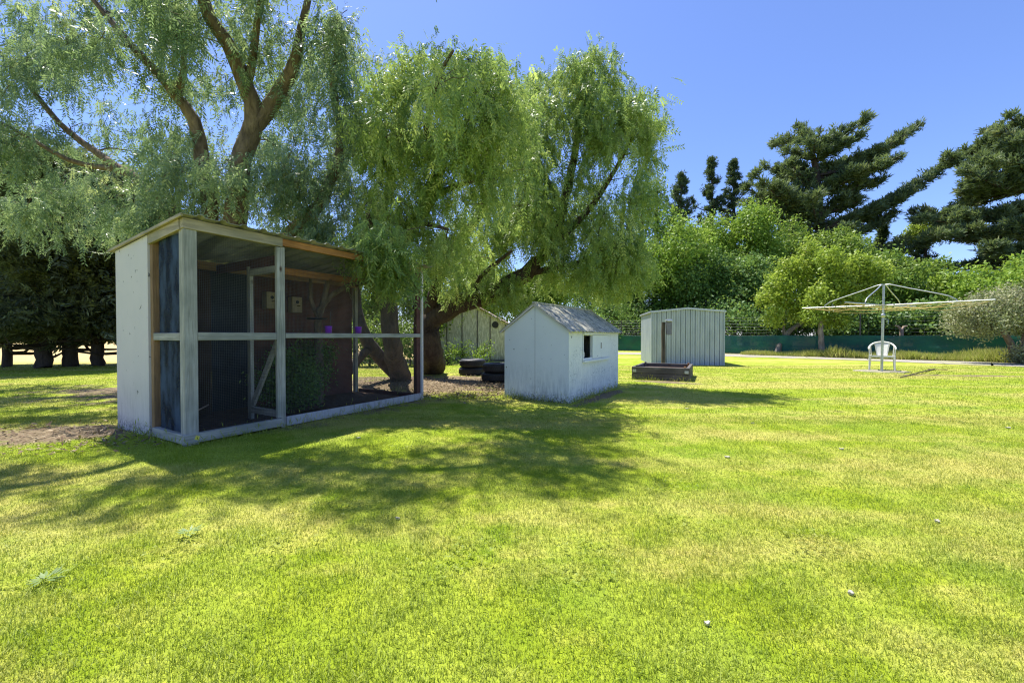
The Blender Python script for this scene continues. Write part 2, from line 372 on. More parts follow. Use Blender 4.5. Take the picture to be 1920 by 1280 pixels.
def tpl_flat(r, n=12, L=.30, w=.05):
    q = []
    for i in range(n):
        f = i / n; sg = 1 if i % 2 else -1
        d = np.array([sg * r.uniform(.35, 1.0), r.normal() * .25, .8]); q.append(leaf_quad([0, r.normal() * .03, f * L * 1.3], d, L * r.uniform(.5, 1.0) * (1 - .5 * f), w, [r.normal() * .3, 1, r.normal() * .3]))
    return np.array(q)
def scatter(P, D, tpls, sc, r, tone, jit=.16):
    """place templates at P along D"""
    D = D / (np.linalg.norm(D, axis=1, keepdims=True) + 1e-9)
    A = np.cross(D, r.normal(size=D.shape)); A /= (np.linalg.norm(A, axis=1, keepdims=True) + 1e-9); B = np.cross(D, A)
    out = []; to = []; ids = r.integers(0, len(tpls), len(P))
    for i, T in enumerate(tpls):
        m = ids == i
        if not m.any(): continue
        M = np.stack([A[m], B[m], D[m]], axis=1) * sc[m][:, None, None]          # rows: local axes
        q = np.einsum('kjc,ncd->nkjd', T, M) + P[m][:, None, None, :]
        out.append(q.reshape(-1, T.shape[1], 3)); to.append((tone[m][:, None] + r.normal(0, jit, (m.sum(), T.shape[0]))).reshape(-1))
    return np.concatenate(out), np.concatenate(to)

# ------------------------------------------------------------------ growing trees
def smooth_line(pts, rad, step=.25):
    pts = [Vector(p) for p in pts]; P = []; Q = []
    for i in range(len(pts) - 1):
        p0 = pts[max(i - 1, 0)]; p1 = pts[i]; p2 = pts[i + 1]; p3 = pts[min(i + 2, len(pts) - 1)]
        n = max(2, int((p2 - p1).length / step))
        for k in range(n):
            t_ = k / n
            q = .5 * ((2 * p1) + (p2 - p0) * t_ + (2 * p0 - 5 * p1 + 4 * p2 - p3) * t_ ** 2 + (3 * p1 - p0 - 3 * p2 + p3) * t_ ** 3)
            P.append(q); Q.append(rad[i] * (1 - t_) + rad[i + 1] * t_)
    P.append(pts[-1]); Q.append(rad[-1]); return P, Q
def grow(limbs, targets, tipr=.006, sides=8, lift=.12, rk=.010, wob=.05, maxr=.08):
    """limbs: [(pts, radii)], targets (N,3): every target gets a twig from the nearest wood"""
    mb = MB(); nodes = []; nr = []
    for pts, rad in limbs:
        P, Q = smooth_line(pts, rad)
        if len(P) > 3:
            for i in range(1, len(P) - 1): P[i] = P[i] + Vector((random.uniform(-1, 1), random.uniform(-1, 1), random.uniform(-1, 1))) * Q[i] * .18
        mb.tube(P, Q, sides, wob=wob)
        nodes += [tuple(p) for p in P]; nr += list(Q)
    nodes = np.array(nodes); nr = np.array(nr)
    T = np.array(targets); tips = []; dirs = []
    d0 = np.array([np.min(np.sum((nodes - t_) ** 2, axis=1)) for t_ in T]); order = np.argsort(d0)
    for i in order:
        tgt = T[i]; dv = nodes - tgt; d = np.sqrt(np.sum(dv ** 2, axis=1)) + np.maximum(0, (nodes[:, 2] - tgt[2])) * .8
        j = int(np.argmin(d)); a = nodes[j]; L = np.linalg.norm(tgt - a)
        if L < .12: tips.append(tgt); dirs.append([0, 0, 1]); continue
        m = max(2, int(L / .35) + 1)
        off = np.array([random.uniform(-1, 1), random.uniform(-1, 1), random.uniform(.0, 1) * 1.2]) * L * lift
        pts = [a + (tgt - a) * k / m + off * math.sin(math.pi * k / m) + (np.array([random.uniform(-1, 1) for _ in range(3)]) * .03 if 0 < k < m else 0) for k in range(m + 1)]
        r0 = min(nr[j] * .75, tipr + rk * L ** 1.1 + .004, maxr); rs = [r0 + (tipr - r0) * k / m for k in range(m + 1)]
        mb.tube(pts, rs, 4 if r0 < .03 else 6, cap=False)
        nodes = np.vstack([nodes, np.array(pts[1:])]); nr = np.concatenate([nr, np.array(rs[1:])])
        tips.append(tgt); dirs.append(pts[-1] - pts[-2])
    return mb, np.array(tips), np.array(dirs)
def in_ell(c, rad, n, r, shell=.0):
    u = r.normal(size=(n, 3)); u /= np.linalg.norm(u, axis=1, keepdims=True)
    k = r.uniform(shell ** 3, 1, (n, 1)) ** (1 / 3.)
    return np.array(c) + u * k * np.array(rad)

def shift_mb(mb, o):
    o = Vector(o); mb.v = [tuple(Vector(v) - o) for v in mb.v]; return mb

# ------------------------------------------------------------------ world, sun, camera
w = bpy.data.worlds.new("World"); scene.world = w; w.use_nodes = True
nt = w.node_tree; nt.nodes.clear()
sky = nt.nodes.new('ShaderNodeTexSky'); sky.sky_type = 'NISHITA'; sky.sun_disc = False
SUN = Vector((-.53, .70, 2.10)).normalized()
sky.sun_elevation = math.asin(SUN.z); sky.sun_rotation = math.atan2(SUN.x, SUN.y)
sky.altitude = 60; sky.air_density = 1.0; sky.dust_density = .4; sky.ozone_density = 6.5
bg = nt.nodes.new('ShaderNodeBackground'); bg.inputs[1].default_value = .106
wo = nt.nodes.new('ShaderNodeOutputWorld'); tint = nt.nodes.new('ShaderNodeMix'); tint.data_type = 'RGBA'; tint.blend_type = 'MULTIPLY'; tint.inputs[0].default_value = 1
tint.inputs[7].default_value = (.94, .92, 1.12, 1); nt.links.new(sky.outputs[0], tint.inputs[6]); nt.links.new(tint.outputs[2], bg.inputs[0]); nt.links.new(bg.outputs[0], wo.inputs[0])
sl = bpy.data.lights.new('sun', 'SUN'); sl.energy = 4.8; sl.angle = R(.53); sl.color = (1, .955, .87)
so = link(bpy.data.objects.new('sun', sl)); so.rotation_euler = SUN.to_track_quat('Z', 'Y').to_euler(); so.location = (-5, 8, 20)
cd = bpy.data.cameras.new('camera'); cam = link(bpy.data.objects.new('camera', cd)); scene.camera = cam
cd.sensor_width = 36; cd.lens = F / 1920 * 36; cd.clip_end = 3000; cd.clip_start = .05
cam.location = (0, 0, H); cam.rotation_euler = (R(90) - PITCH, 0, 0)
vs = scene.view_settings; vs.view_transform = 'Standard'; vs.look = 'None'; vs.exposure = .98; vs.gamma = 1
scene.render.engine = 'CYCLES'
cy = scene.cycles; cy.max_bounces = 7; cy.diffuse_bounces = 4; cy.glossy_bounces = 2; cy.transmission_bounces = 4; cy.transparent_max_bounces = 10
cy.use_denoising = True; cy.denoising_prefilter = 'NONE'; cy.filter_width = 1.2; cy.sample_clamp_indirect = 6; cy.caustics_reflective = False; cy.caustics_refractive = False

#SECTION ground
# ------------------------------------------------------------------ ground
def height(x, y):
    return 0.0
mb = MB(); S = 900
xs = [-S, -60, -25, -12, -8, -4, 0, 4, 8, 12, 25, 60, S]; ys = [-40, -5, 0, 2, 4, 6, 8, 10, 14, 20, 30, 60, S]
for j, yy in enumerate(ys):
    for i, xx in enumerate(xs): mb.v.append((xx, yy, 0))
for j in range(len(ys) - 1):
    for i in range(len(xs) - 1):
        a = j * len(xs) + i; mb.f.append((a, a + 1, a + 1 + len(xs), a + len(xs))); mb.sm.append(False)
o = mb.build('lawn', 'lawn_ground'); tag(o, 'broad mown lawn with yellow dry patches and bare dirt by the aviary', kind='structure'); 
# gravel path, slightly irregular edges
near = [G(1120, 663.5), G(1180, 664.6), G(1300, 666.5), G(1420, 670.0), G(1560, 674.0), G(1680, 678.5), G(1800, 683.5), G(1930, 688.5), G(2100, 695)]
farp = [G(1120, 659.7), G(1180, 660.6), G(1300, 662.2), G(1420, 664.8), G(1560, 668.4), G(1680, 672.2), G(1800, 676.8), G(1930, 681.5), G(2100, 687)]
mb = MB(); N = []; Fp = []
Pn, _ = smooth_line(near, [0] * 9, .35); Pf, _ = smooth_line(farp, [0] * 9, .35); nn = 60
for i in range(nn):
    a = Pn[int(i / (nn - 1) * (len(Pn) - 1))].copy(); b = Pf[int(i / (nn - 1) * (len(Pf) - 1))].copy()
    a += Vector((random.uniform(-.03, .03), random.uniform(-.1, .1), 0)); b += Vector((random.uniform(-.03, .03), random.uniform(-.08, .08), 0))
    N.append((a.x, a.y, .012)); Fp.append((b.x, b.y, .012))
mb.add(N + Fp, [(i, i + 1, nn + i + 1, nn + i) for i in range(nn - 1)])
o = mb.build('path', 'gravel'); tag(o, 'pale gravel path running along the green shade cloth fence', kind='structure')

AVO = Vector((-2.94, 3.66, 0)); AU = Vector((.5, .866, 0)); AV = Vector((-.866, .5, 0))
def avloc(P):
    x = P[:, 0] - AVO.x; y = P[:, 1] - AVO.y
    return x * AU.x + y * AU.y, x * AV.x + y * AV.y
PHO = Vector((.828, 5.977, 0)); PA = math.atan2(1.91, 1.232)
def dirtval(P):
    m = np.zeros(len(P))
    for cx, cy_, rx, ry, an in DIRT:
        dx = P[:, 0] - cx; dy = P[:, 1] - cy_; c, s = math.cos(an), math.sin(an)
        m = np.maximum(m, 1.15 - np.sqrt(((dx * c + dy * s) / rx) ** 2 + ((-dx * s + dy * c) / ry) ** 2))
    return m
def keep(P):
    u, v = avloc(P); inside = (u > -.03) & (u < 3.15) & (v > -.03) & (v < 1.6)
    x = P[:, 0] - PHO.x; y = P[:, 1] - PHO.y; c, s = math.cos(PA), math.sin(PA)
    a = x * c + y * s; b = -x * s + y * c; ins2 = (a > -.02) & (a < 2.3) & (b > -.02) & (b < 1.16)
    return ~(inside | ins2)
def blades(n, y0, y1, pw, Lm, wd, r):
    k = r.uniform(0, 1, n); e = 2 - pw
    y = (y0 ** e + k * (y1 ** e - y0 ** e)) ** (1 / e) if abs(e) > 1e-3 else y0 * (y1 / y0) ** k
    x = r.uniform(-1, 1, n) * (1.32 * y + 2.3)
    P = np.stack([x, y, np.zeros(n)], 1); dv = dirtval(P); ok = keep(P) & (r.uniform(-.05, .5, n) > dv); P = P[ok]; n = len(P)
    yy = P[:, 1]; sc = 1 + .10 * np.maximum(0, yy - 1.5)
    # clumpiness
    cl = .8 + .35 * np.sin(P[:, 0] * 9.1 + 2 * np.sin(P[:, 1] * 5.3)) * np.sin(P[:, 1] * 8.3 + 1.7 * np.sin(P[:, 0] * 4.1))
    L = Lm * r.uniform(.4, 1.2, n) * cl * np.where(r.uniform(size=n) < .012, 1.9, 1); az = r.uniform(0, 2 * np.pi, n); ln = np.abs(r.normal(.55, .45, n)) + .1
    wdt = wd * sc * r.uniform(.6, 1.3, n)
    d = np.stack([np.cos(az), np.sin(az), np.zeros(n)], 1); az2 = az + np.pi / 2 + r.normal(0, .7, n); s = np.stack([np.cos(az2), np.sin(az2), np.zeros(n)], 1)
    up = np.array([0, 0, 1.]); base = P
    mid = base + up * (L * .6)[:, None] + d * (L * ln * .35)[:, None]
    tip = base + up * (L * (1 - .12 * ln))[:, None] + d * (L * ln * 1.05)[:, None]
    q = np.stack([base - s * wdt[:, None] * .5, base + s * wdt[:, None] * .5, mid + s * wdt[:, None] * .36, mid - s * wdt[:, None] * .36], 1)
    q2 = np.stack([mid - s * wdt[:, None] * .36, mid + s * wdt[:, None] * .36, tip + s * wdt[:, None] * .07, tip - s * wdt[:, None] * .07], 1)
    tn = np.where(r.uniform(size=n) < .16, r.uniform(.75, 1, n), np.clip(r.normal(.32, .2, n), 0, .75))
    return np.concatenate([q, q2]), np.concatenate([tn, tn])
q1, t1 = blades(560000, .85, 5.0, 1.7, .025, .0026, rng)
q2, t2 = blades(235000, 4.6, 13.5, 1.3, .028, .0045, rng)
# clover and broad leaved patches
cc_ = rng.uniform(-1, 1, (150, 2)); cyy = rng.uniform(1.6, 7.5, 150); PC = []
for i in range(70):
    k = rng.integers(20, 60); PC.append(np.stack([cc_[i, 0] * 1.3 * cyy[i] + rng.normal(0, .09, k), cyy[i] + rng.normal(0, .07, k), rng.uniform(.012, .03, k)], 1))
PC = np.concatenate(PC); PC = PC[keep(PC)]
q3, t3 = scatter(PC, np.tile([0, 0, 1.], (len(PC), 1)) + rng.normal(0, .3, (len(PC), 3)), [np.array([leaf_quad([0, 0, 0], [math.cos(a + b_), math.sin(a + b_), .2], .011, .008, [0, 0, 1]) for b_ in (0, 2.1, 4.2)]) for a in (0, .7, 1.4)], rng.uniform(.6, 1.3, len(PC)), rng, rng.uniform(.1, .5, len(PC)))
# longer tufts the mower missed along the feet of the walls
PT = []
def edge(o_, ang, x0, y0, x1, y1, n_):
    f_ = rng.uniform(0, 1, n_); x = x0 + (x1 - x0) * f_; y = y0 + (y1 - y0) * f_; c, s = math.cos(ang), math.sin(ang)
    PT.append(np.stack([o_.x + x * c - y * s, o_.y + x * s + y * c, np.zeros(n_)], 1) + rng.normal(0, .008, (n_, 3)) * [1, 1, 0])
edge(PHO, PA, 0, -.03, 2.25, -.03, 160); edge(PHO, PA, -.03, 0, -.03, 1.13, 130); edge(AVO, R(60), .0, -.045, 3.1, -.045, 150); edge(AVO, R(60), -.05, 0, -.05, 1.5, 50); edge(Vector((2.75, 9.36, 0)), math.atan2(-.54, 1.09), 0, -.03, 1.22, -.03, 70)
PT = np.concatenate(PT); q4, t4 = scatter(PT, np.tile([0, 0, 1.], (len(PT), 1)) + rng.normal(0, .15, (len(PT), 3)), [tpl_tuft(rng, 7, .085, .007, .45) for _ in range(5)], rng.uniform(.4, 1.1, len(PT)), rng, rng.uniform(.1, .8, len(PT)))
o = np_mesh('grass', np.concatenate([q1, q2, q3, q4]), np.concatenate([t1, t2, t3, t4]), 'grass_blade'); tag(o, 'short green and straw coloured grass blades of the mown lawn', 'grass', kind='stuff')
# leaf litter under the pepper trees
n = 9000
P = np.concatenate([in_ell((-1.2, 8.2, 0), (3.0, 1.9, 0), n // 2, rng), in_ell((-4.4, 4.0, 0), (1.5, .7, 0), n // 10, rng), in_ell((-.6, 7.2, 0), (1.9, 1.2, 0), n // 4, rng)])
P = P[keep(P)]; P[:, 2] = rng.uniform(.003, .03, len(P))
T = [np.array([leaf_quad([0, 0, 0], [rng.normal(), rng.normal(), .1], .055, .016, [0, 0, 1])]) for _ in range(8)]
q, tn = scatter(P, np.tile([0, 0, 1.], (len(P), 1)) + rng.normal(0, .25, (len(P), 3)), T, rng.uniform(.5, 1.5, len(P)), rng, rng.uniform(0, 1, len(P)))
o = np_mesh('leaf_litter', q, tn, 'litter'); tag(o, 'brown fallen leaves and twigs on the bare ground under the trees', 'leaf litter', kind='stuff')

#SECTION aviary
# ------------------------------------------------------------------ aviary
av = empty('aviary', AVO, R(60), 'timber and wire mesh bird aviary with white board end and corrugated roof', 'aviary')
LEN = 3.10; DEP = 1.54; BX = .877; ZF = 2.06; ZB = 1.93
def part(name, mat, a, b, parent=av, bevel=.004, label=None): return MB().box(a, b).build(name, mat, parent, bevel, label)
part('corner_post', 'grey_timber_z', (0, 0, .0), (.105, .09, ZF - .10), label='thick weathered front corner post with knots')
part('post', 'grey_timber_z', (BX, .003, 0), (BX + .05, .09, ZF - .10))
part('end_post', 'dark_board', (LEN - .11, .02, 0), (LEN - .03, .09, ZF - .1))
part('corner_trim', 'white_paint', (LEN - .028, -.006, 0), (LEN + .012, .05, ZF - .08))
part('post', 'brown_timber_z', (.002, .655, 0), (.07, .715, 1.95))
part('post', 'brown_timber_z', (.075, .565, .1), (.10, .65, 1.93))
part('back_post', 'grey_timber_z', (LEN - .07, DEP - .07, 0), (LEN - .01, DEP - .01, 1.9))
# front beam: grey over the door bay, orange over the flight
part('front_beam', 'honey_timber_x', (-.01, -.012, ZF - .10), (BX + .02, .04, ZF - .005), label='weathered honey brown beam over the door bay')
part('front_beam', 'orange_timber_x', (BX + .022, -.004, ZF - .085), (LEN, .04, ZF - .01), label='orange stained beam over the flight bay')
MB().beam((-.004, .042, ZF - .06), (-.004, .70, ZF - .12), .03, .10).build('side_beam', 'honey_timber_y', av, .004)
MB().beam((BX + .06, .75, ZF - .24), (LEN - .02, .75, ZF - .24), .05, .09).build('purlin', 'orange_timber_x', av, .004)
MB().beam((LEN - .04, .05, ZF - .05), (LEN - .04, DEP - .02, ZB - .05), .045, .09).build('end_beam', 'dark_board', av, .004)
MB().beam((.02, DEP - .05, ZB - .06), (LEN - .02, DEP - .05, ZB - .06), .05, .10).build('back_beam', 'brown_timber_x', av, .004)
# rails
part('bottom_rail', 'grey_timber_x', (-.02, -.018, .02), (BX - .005, .04, .105))
part('bottom_rail', 'washed_board', (BX + .055, -.012, .01), (LEN - .03, .02, .112), label='low base board with worn whitewash')
part('middle_rail', 'grey_timber_x', (.107, .0, .955), (BX - .045, .045, 1.03))
part('middle_rail', 'grey_timber_x', (BX + .053, .0, .972), (LEN - .03, .045, 1.028))
part('side_rail', 'grey_timber_y', (.0, .092, .955), (.05, .652, 1.025))
part('side_rail', 'grey_timber_y', (-.018, .042, .02), (.045, .652, .105))
# sides and back
MB().add([(-.016, .72, 0), (-.016, DEP, 0), (-.016, DEP, ZB - .02), (-.016, .72, ZF - .075), (.012, .72, 0), (.012, DEP, 0), (.012, DEP, ZB - .02), (.012, .72, ZF - .075)], [(0, 3, 2, 1), (4, 5, 6, 7), (0, 1, 5, 4), (1, 2, 6, 5), (2, 3, 7, 6), (3, 0, 4, 7)]).build('end_wall', 'white_paint', av, .003, 'plain white painted board end wall')
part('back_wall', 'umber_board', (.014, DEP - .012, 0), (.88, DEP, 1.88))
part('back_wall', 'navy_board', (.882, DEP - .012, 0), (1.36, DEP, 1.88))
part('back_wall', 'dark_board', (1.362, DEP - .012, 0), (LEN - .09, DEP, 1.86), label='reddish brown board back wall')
for k in range(7):
    part('batten', 'dark_board', (.12 + k * .13, DEP - .05, .02), (.13 + k * .13 + .05, DEP - .015, 1.8)) if k in (0, 1) else None
part('end_base_board', 'dark_board', (LEN - .02, .1, 0), (LEN, DEP - .08, .09))
part('side_panel', 'plastic_film', (.02, .10, .11), (.024, .562, 1.93), bevel=0, label='cloudy bluish plastic film behind the side mesh')
part('floor', 'soil', (.03, .06, .004), (LEN - .03, DEP - .02, .03), bevel=0)
# mesh door of the front bay
def frame_door(name, x0, x1, z0, z1, y, parent):
    d = empty(name); d.parent = parent
    return d
dr = MB(); dr.box((BX - .042, -.003, .11), (BX - .003, .036, ZF - .108)); dr.build('door_stile', 'grey_timber_z', av, .003)
# inner partition with its braced door (runs back from the middle post)
MB().box((BX + .005, .62, 0), (BX + .045, .685, 1.80)).build('inner_post', 'grey_timber_z', av, .003)
MB().beam((BX + .022, .09, 1.73), (BX + .022, .62, 1.73), .04, .075).build('inner_header', 'grey_timber_y', av, .003)
MB().beam((BX + .022, .09, .14), (BX + .022, .62, .14), .04, .07).build('inner_rail', 'grey_timber_y', av, .003)
MB().beam((BX + .024, .10, .95), (BX + .024, .61, .20), .03, .06).build('brace', 'grey_timber_y', av, .003)
MB().box((BX + .01, .1, 1.77), (BX + .02, 1.4, 1.88)).build('inner_board', 'dark_board', av)
def wires(x0, x1, z0, z1, y, name='wire_mesh', axis='x', p=.0155, r=.0005):
    mb = MB(); n = int((x1 - x0) / p); m = int((z1 - z0) / p)
    def bb(a, b): mb.box(a, b)
    for i in range(n + 1):
        x = x0 + (x1 - x0) * i / n
        if axis == 'x': bb((x - r, y - r, z0), (x + r, y + r, z1))
        else: bb((y - r, x - r, z0), (y + r, x + r, z1))
    for i in range(m + 1):
        z = z0 + (z1 - z0) * i / m
        if axis == 'x': bb((x0, y + r * 1.2, z - r), (x1, y + r * 3.2, z + r))
        else: bb((y + r * 1.2, x0, z - r), (y + r * 3.2, x1, z + r))
    return mb.build(name, 'wire', av)
wires(.107, BX - .045, .107, .953, .038); wires(.107, BX - .045, 1.032, ZF - .11, .038)
wires(BX + .055, LEN - .032, .137, .970, .038); wires(BX + .055, LEN - .032, 1.03, ZF - .09, .038)
wires(.1, .56, .11, .953, .030, axis='y'); wires(.1, .56, 1.027, 1.93, .030, axis='y')
wires(.1, DEP - .08, .1, 1.85, LEN - .045, axis='y', p=.03)
# corrugated roof: trapezoid ribs running front to back
mb = MB(); prof = []; x = -.045
while x < LEN + .06:
    prof += [(x, 0), (x + .11, 0), (x + .13, .019), (x + .165, .019)]; x += .185
vs_ = []
for (yy, zz) in ((-.085, ZF + .012), (.75, ZF - .055), (DEP + .16, ZB - .012)):
    for (a, b) in prof: vs_.append((a, yy, zz + b))
for (yy, zz) in ((-.085, ZF + .008), (.75, ZF - .059), (DEP + .16, ZB - .016)):
    for (a, b) in prof: vs_.append((a, yy, zz + b))
m = len(prof)
fs = [(j * m + i, j * m + i + 1, (j + 1) * m + i + 1, (j + 1) * m + i) for j in (0, 1) for i in range(m - 1)]
fs += [((j + 3) * m + i + 1, (j + 3) * m + i, (j + 4) * m + i, (j + 4) * m + i + 1) for j in (0, 1) for i in range(m - 1)]
fs += [(i, 3 * m + i, 3 * m + i + 1, i + 1) for i in range(m - 1)] + [(0, m, 4 * m, 3 * m), (m, 2 * m, 5 * m, 4 * m)]
mb.add(vs_, fs); mb.build('roof', 'fibreglass', av, label='old corrugated cream fibreglass roof sheet')
MB().beam((-.036, -.07, ZF + .003), (-.036, DEP + .10, ZB - .012), .02, .028).build('barge_board', 'honey_timber_y', av, .003)
MB().add([(.06, -.0185, .055), (.095, -.0185, .04), (.105, -.0185, .075), (.075, -.0185, .09)], [(0, 1, 2, 3)]).build('tag', 'yellow_tag', av)
nb = MB()
for (x, z) in ((.03, .06), (.03, .98), (BX + .025, .06), (BX + .025, 1.0), (BX - .1, 1.0), (.9, 1.98), (.15, 1.98), (LEN - .2, 1.0)): nb.tube([(x, -.02, z), (x, -.012, z)], .005, 6)

# things inside
def AP(u, v, z): p = AVO + AU * u + AV * v; return Vector((p.x, p.y, z))
def nestbox(u, v, z, label):
    b = empty('nest_box', AP(u, v, z), R(60), label, 'nest box', 'nest boxes in the aviary')
    MB().box((-.075, -.06, 0), (.075, .06, .23)).build('box', 'cream_wood', b, .003)
    MB().tube([(0, -.0615, .155), (0, -.066, .155)], .024, 16).build('dark_hole_disc', 'black_plastic', b)  # solid black disc, colour stands in for the dark inside the hole
    MB().tube([(0, -.06, .10), (0, -.13, .10)], .006, 8).build('perch', 'stick_wood', b)
nestbox(1.95, DEP - .08, 1.34, 'cream wooden nest box on the brown back wall of the flight')
nestbox(1.58, DEP - .08, 1.38, 'cream wooden nest box seen through the inner partition mesh')
def cup(u, v, z, label):
    b = empty('feeder_cup', AP(u, v, z), 0, label, 'cup', 'purple feeder cups')
    MB().lathe((0, 0, 0), [(.0, .0), (.042, .0), (.048, .09), (.052, .095), (.046, .095), (.040, .006), (0, .006)], 20).build('bowl', 'purple_plastic', b)
    MB().tube([(0, .046, .08), (0, .07, .095), (0, .08, .3)], .0025, 5).build('hook', 'wire', b)
cup(1.90, .62, 1.035, 'purple plastic cup hanging left of the other one behind the rail')
cup(2.34, .55, 1.035, 'purple plastic cup hanging right of the other one behind the rail')
b = empty('feed_tray', AP(1.80, .72, 1.22), 0, 'round black feed tray on the forked perch branch', 'tray')
MB().lathe((0, 0, 0), [(0, 0), (.12, 0), (.14, .02), (.13, .02), (.11, .006), (0, .006)], 24).build('tray', 'black_plastic', b)
fb = MB(); p = AP(2.0, 1.0, .03)
fb.tube(smooth_line([p, p + Vector((.02, 0, .6)), p + Vector((-.02, .05, 1.15)), p + Vector((.1, .0, 1.5)), p + Vector((.16, 0, 1.8))], [.07, .065, .06, .045, .03])[0], smooth_line([p, p, p, p, p], [.07, .065, .06, .045, .03])[1][:1] * 0 or list(np.linspace(.075, .03, len(smooth_line([p, p + Vector((.02, 0, .6)), p + Vector((-.02, .05, 1.15)), p + Vector((.1, .0, 1.5)), p + Vector((.16, 0, 1.8))], [.07] * 5)[0]))), 8, wob=.1)
fb.tube([p + Vector((0, 0, 1.3)), p + Vector((.18, .03, 1.55)), p + Vector((.42, .1, 1.72)), p + Vector((.75, .2, 1.78))], [.045, .04, .03, .02], 7, wob=.1)
fb.tube([p + Vector((0, 0, 1.25)), p + Vector((-.1, .0, 1.5)), p + Vector((-.12, .05, 1.82))], [.035, .03, .02], 7, wob=.1)
shift_mb(fb, p); o = fb.build('perch_branch', 'bark'); o.location = p; tag(o, 'forked bare branch standing in the aviary as a perch', 'branch')
o = MB().tube([AP(.2, .35, .24), AP(.42, .55, .27)], .008, 6).build('perch_rod', 'dead_wood'); tag(o, 'thin pale rod low inside the door bay of the aviary', 'rod')
# green branches put inside the flight
bs = empty('potted_shrub', AP(1.6, .8, .03), 0, 'dark leafy shrub growing inside the aviary flight', 'shrub')
c = AP(1.6, .8, .5); tg = np.concatenate([in_ell(tuple(AP(1.45, .7, .4)), (.38, .38, .35), 60, rng), in_ell(tuple(AP(2.0, 1.1, .65)), (.3, .2, .3), 24, rng)])
mbt, tips, dirs = grow([([AP(1.6, .8, .03), AP(1.62, .8, .4), AP(1.8, .85, .7)], [.02, .015, .01])], tg, .003, 6)
shift_mb(mbt, bs.location).build('stem', 'bark_dark', bs)
n = 2200; idx = rng.integers(0, len(tips), n); P = tips[idx] + rng.normal(0, .07, (n, 3)); P[:, 2] = np.maximum(P[:, 2], .03)
q, tn = scatter(P, rng.normal(size=(n, 3)), [tpl_spray(rng, 4, .06, .05, .022) for _ in range(5)], np.ones(n), rng, rng.uniform(0, .5, n))
np_mesh('foliage', q, tn, 'deep_leaf', bs, bs.location)

#SECTION playhouse
# ------------------------------------------------------------------ playhouse
PL = 2.25; PW = 1.13; EH = 1.09; RH = 1.475
ph = empty('playhouse', PHO, PA, 'small white painted playhouse with gable roof and sliding shutter window', 'playhouse')
# end gable facing the lawn is the local x=0 wall; window wall is y=0
mb = MB(); th = .03
def gable(x0, x1):
    pts = [(0, 0), (PW, 0), (PW, EH), (PW / 2, RH - .012), (0, EH)]
    v = [(x0, a, b) for a, b in pts] + [(x1, a, b) for a, b in pts]
    return v, [(4, 3, 2, 1, 0), (5, 6, 7, 8, 9)] + [(i, (i + 1) % 5, 5 + (i + 1) % 5, 5 + i) for i in range(5)]
v, f = gable(0, th); MB().add(v, f).build('gable_wall', 'playhouse_paint', ph, .003)
v, f = gable(PL - th, PL); MB().add(v, f).build('gable_wall', 'playhouse_paint', ph, .003)
hx = [th + .001, .545, .90, PL - th - .001]; hz = [0, .64, 1.0, EH - .002]; mb = MB()
for i in range(3):
    for j in range(3):
        if i == 1 and j == 1: continue
        mb.add([(hx[i], .003, hz[j]), (hx[i + 1], .003, hz[j]), (hx[i + 1], .003, hz[j + 1]), (hx[i], .003, hz[j + 1])], [(0, 1, 2, 3)])
        mb.add([(hx[i], th, hz[j]), (hx[i + 1], th, hz[j]), (hx[i + 1], th, hz[j + 1]), (hx[i], th, hz[j + 1])], [(3, 2, 1, 0)])
a, b, c_, d = hx[1], hx[2], hz[1], hz[2]
mb.add([(a, .003, c_), (b, .003, c_), (b, .003, d), (a, .003, d), (a, th, c_), (b, th, c_), (b, th, d), (a, th, d)], [(0, 4, 5, 1), (1, 5, 6, 2), (2, 6, 7, 3), (3, 7, 4, 0)])
mb.build('window_wall', 'scrawled_paint', ph, label='white side wall with blue scrawls and flaking paint')
MB().box((th, PW - th, 0), (PL - th, PW - .003, EH - .002)).build('rear_wall', 'playhouse_paint', ph)
MB().box((.03, .03, .03), (PL - .03, PW - .03, .05)).build('floor', 'navy_board', ph)
part('wall_joint', 'nail_steel', (-.0012, .562, .01), (.001, .566, 1.44), ph, 0)
part('corner_batten', 'playhouse_paint', (-.004, -.007, 0), (.022, .001, EH - .01), ph, .002)
part('shutter', 'scrawled_paint', (.905, -.016, .63), (1.66, -.001, 1.005), ph, .002)
MB().tube([(1.28, -.022, .78), (1.28, -.022, .88)], .006, 6).build('shutter_handle', 'nail_steel', ph)
part('window_rail', 'playhouse_paint', (.53, -.030, 1.012), (1.70, -.001, 1.05), ph, .003)
part('window_sill', 'playhouse_paint', (.53, -.045, .575), (1.70, -.001, .610), ph, .004)
wf = MB(); wf.box((.522, -.010, .612), (.545, .0, 1.01)); wf.box((.545, -.010, .612), (.90, .0, .640)); wf.build('window_frame', 'playhouse_paint', ph, .002)
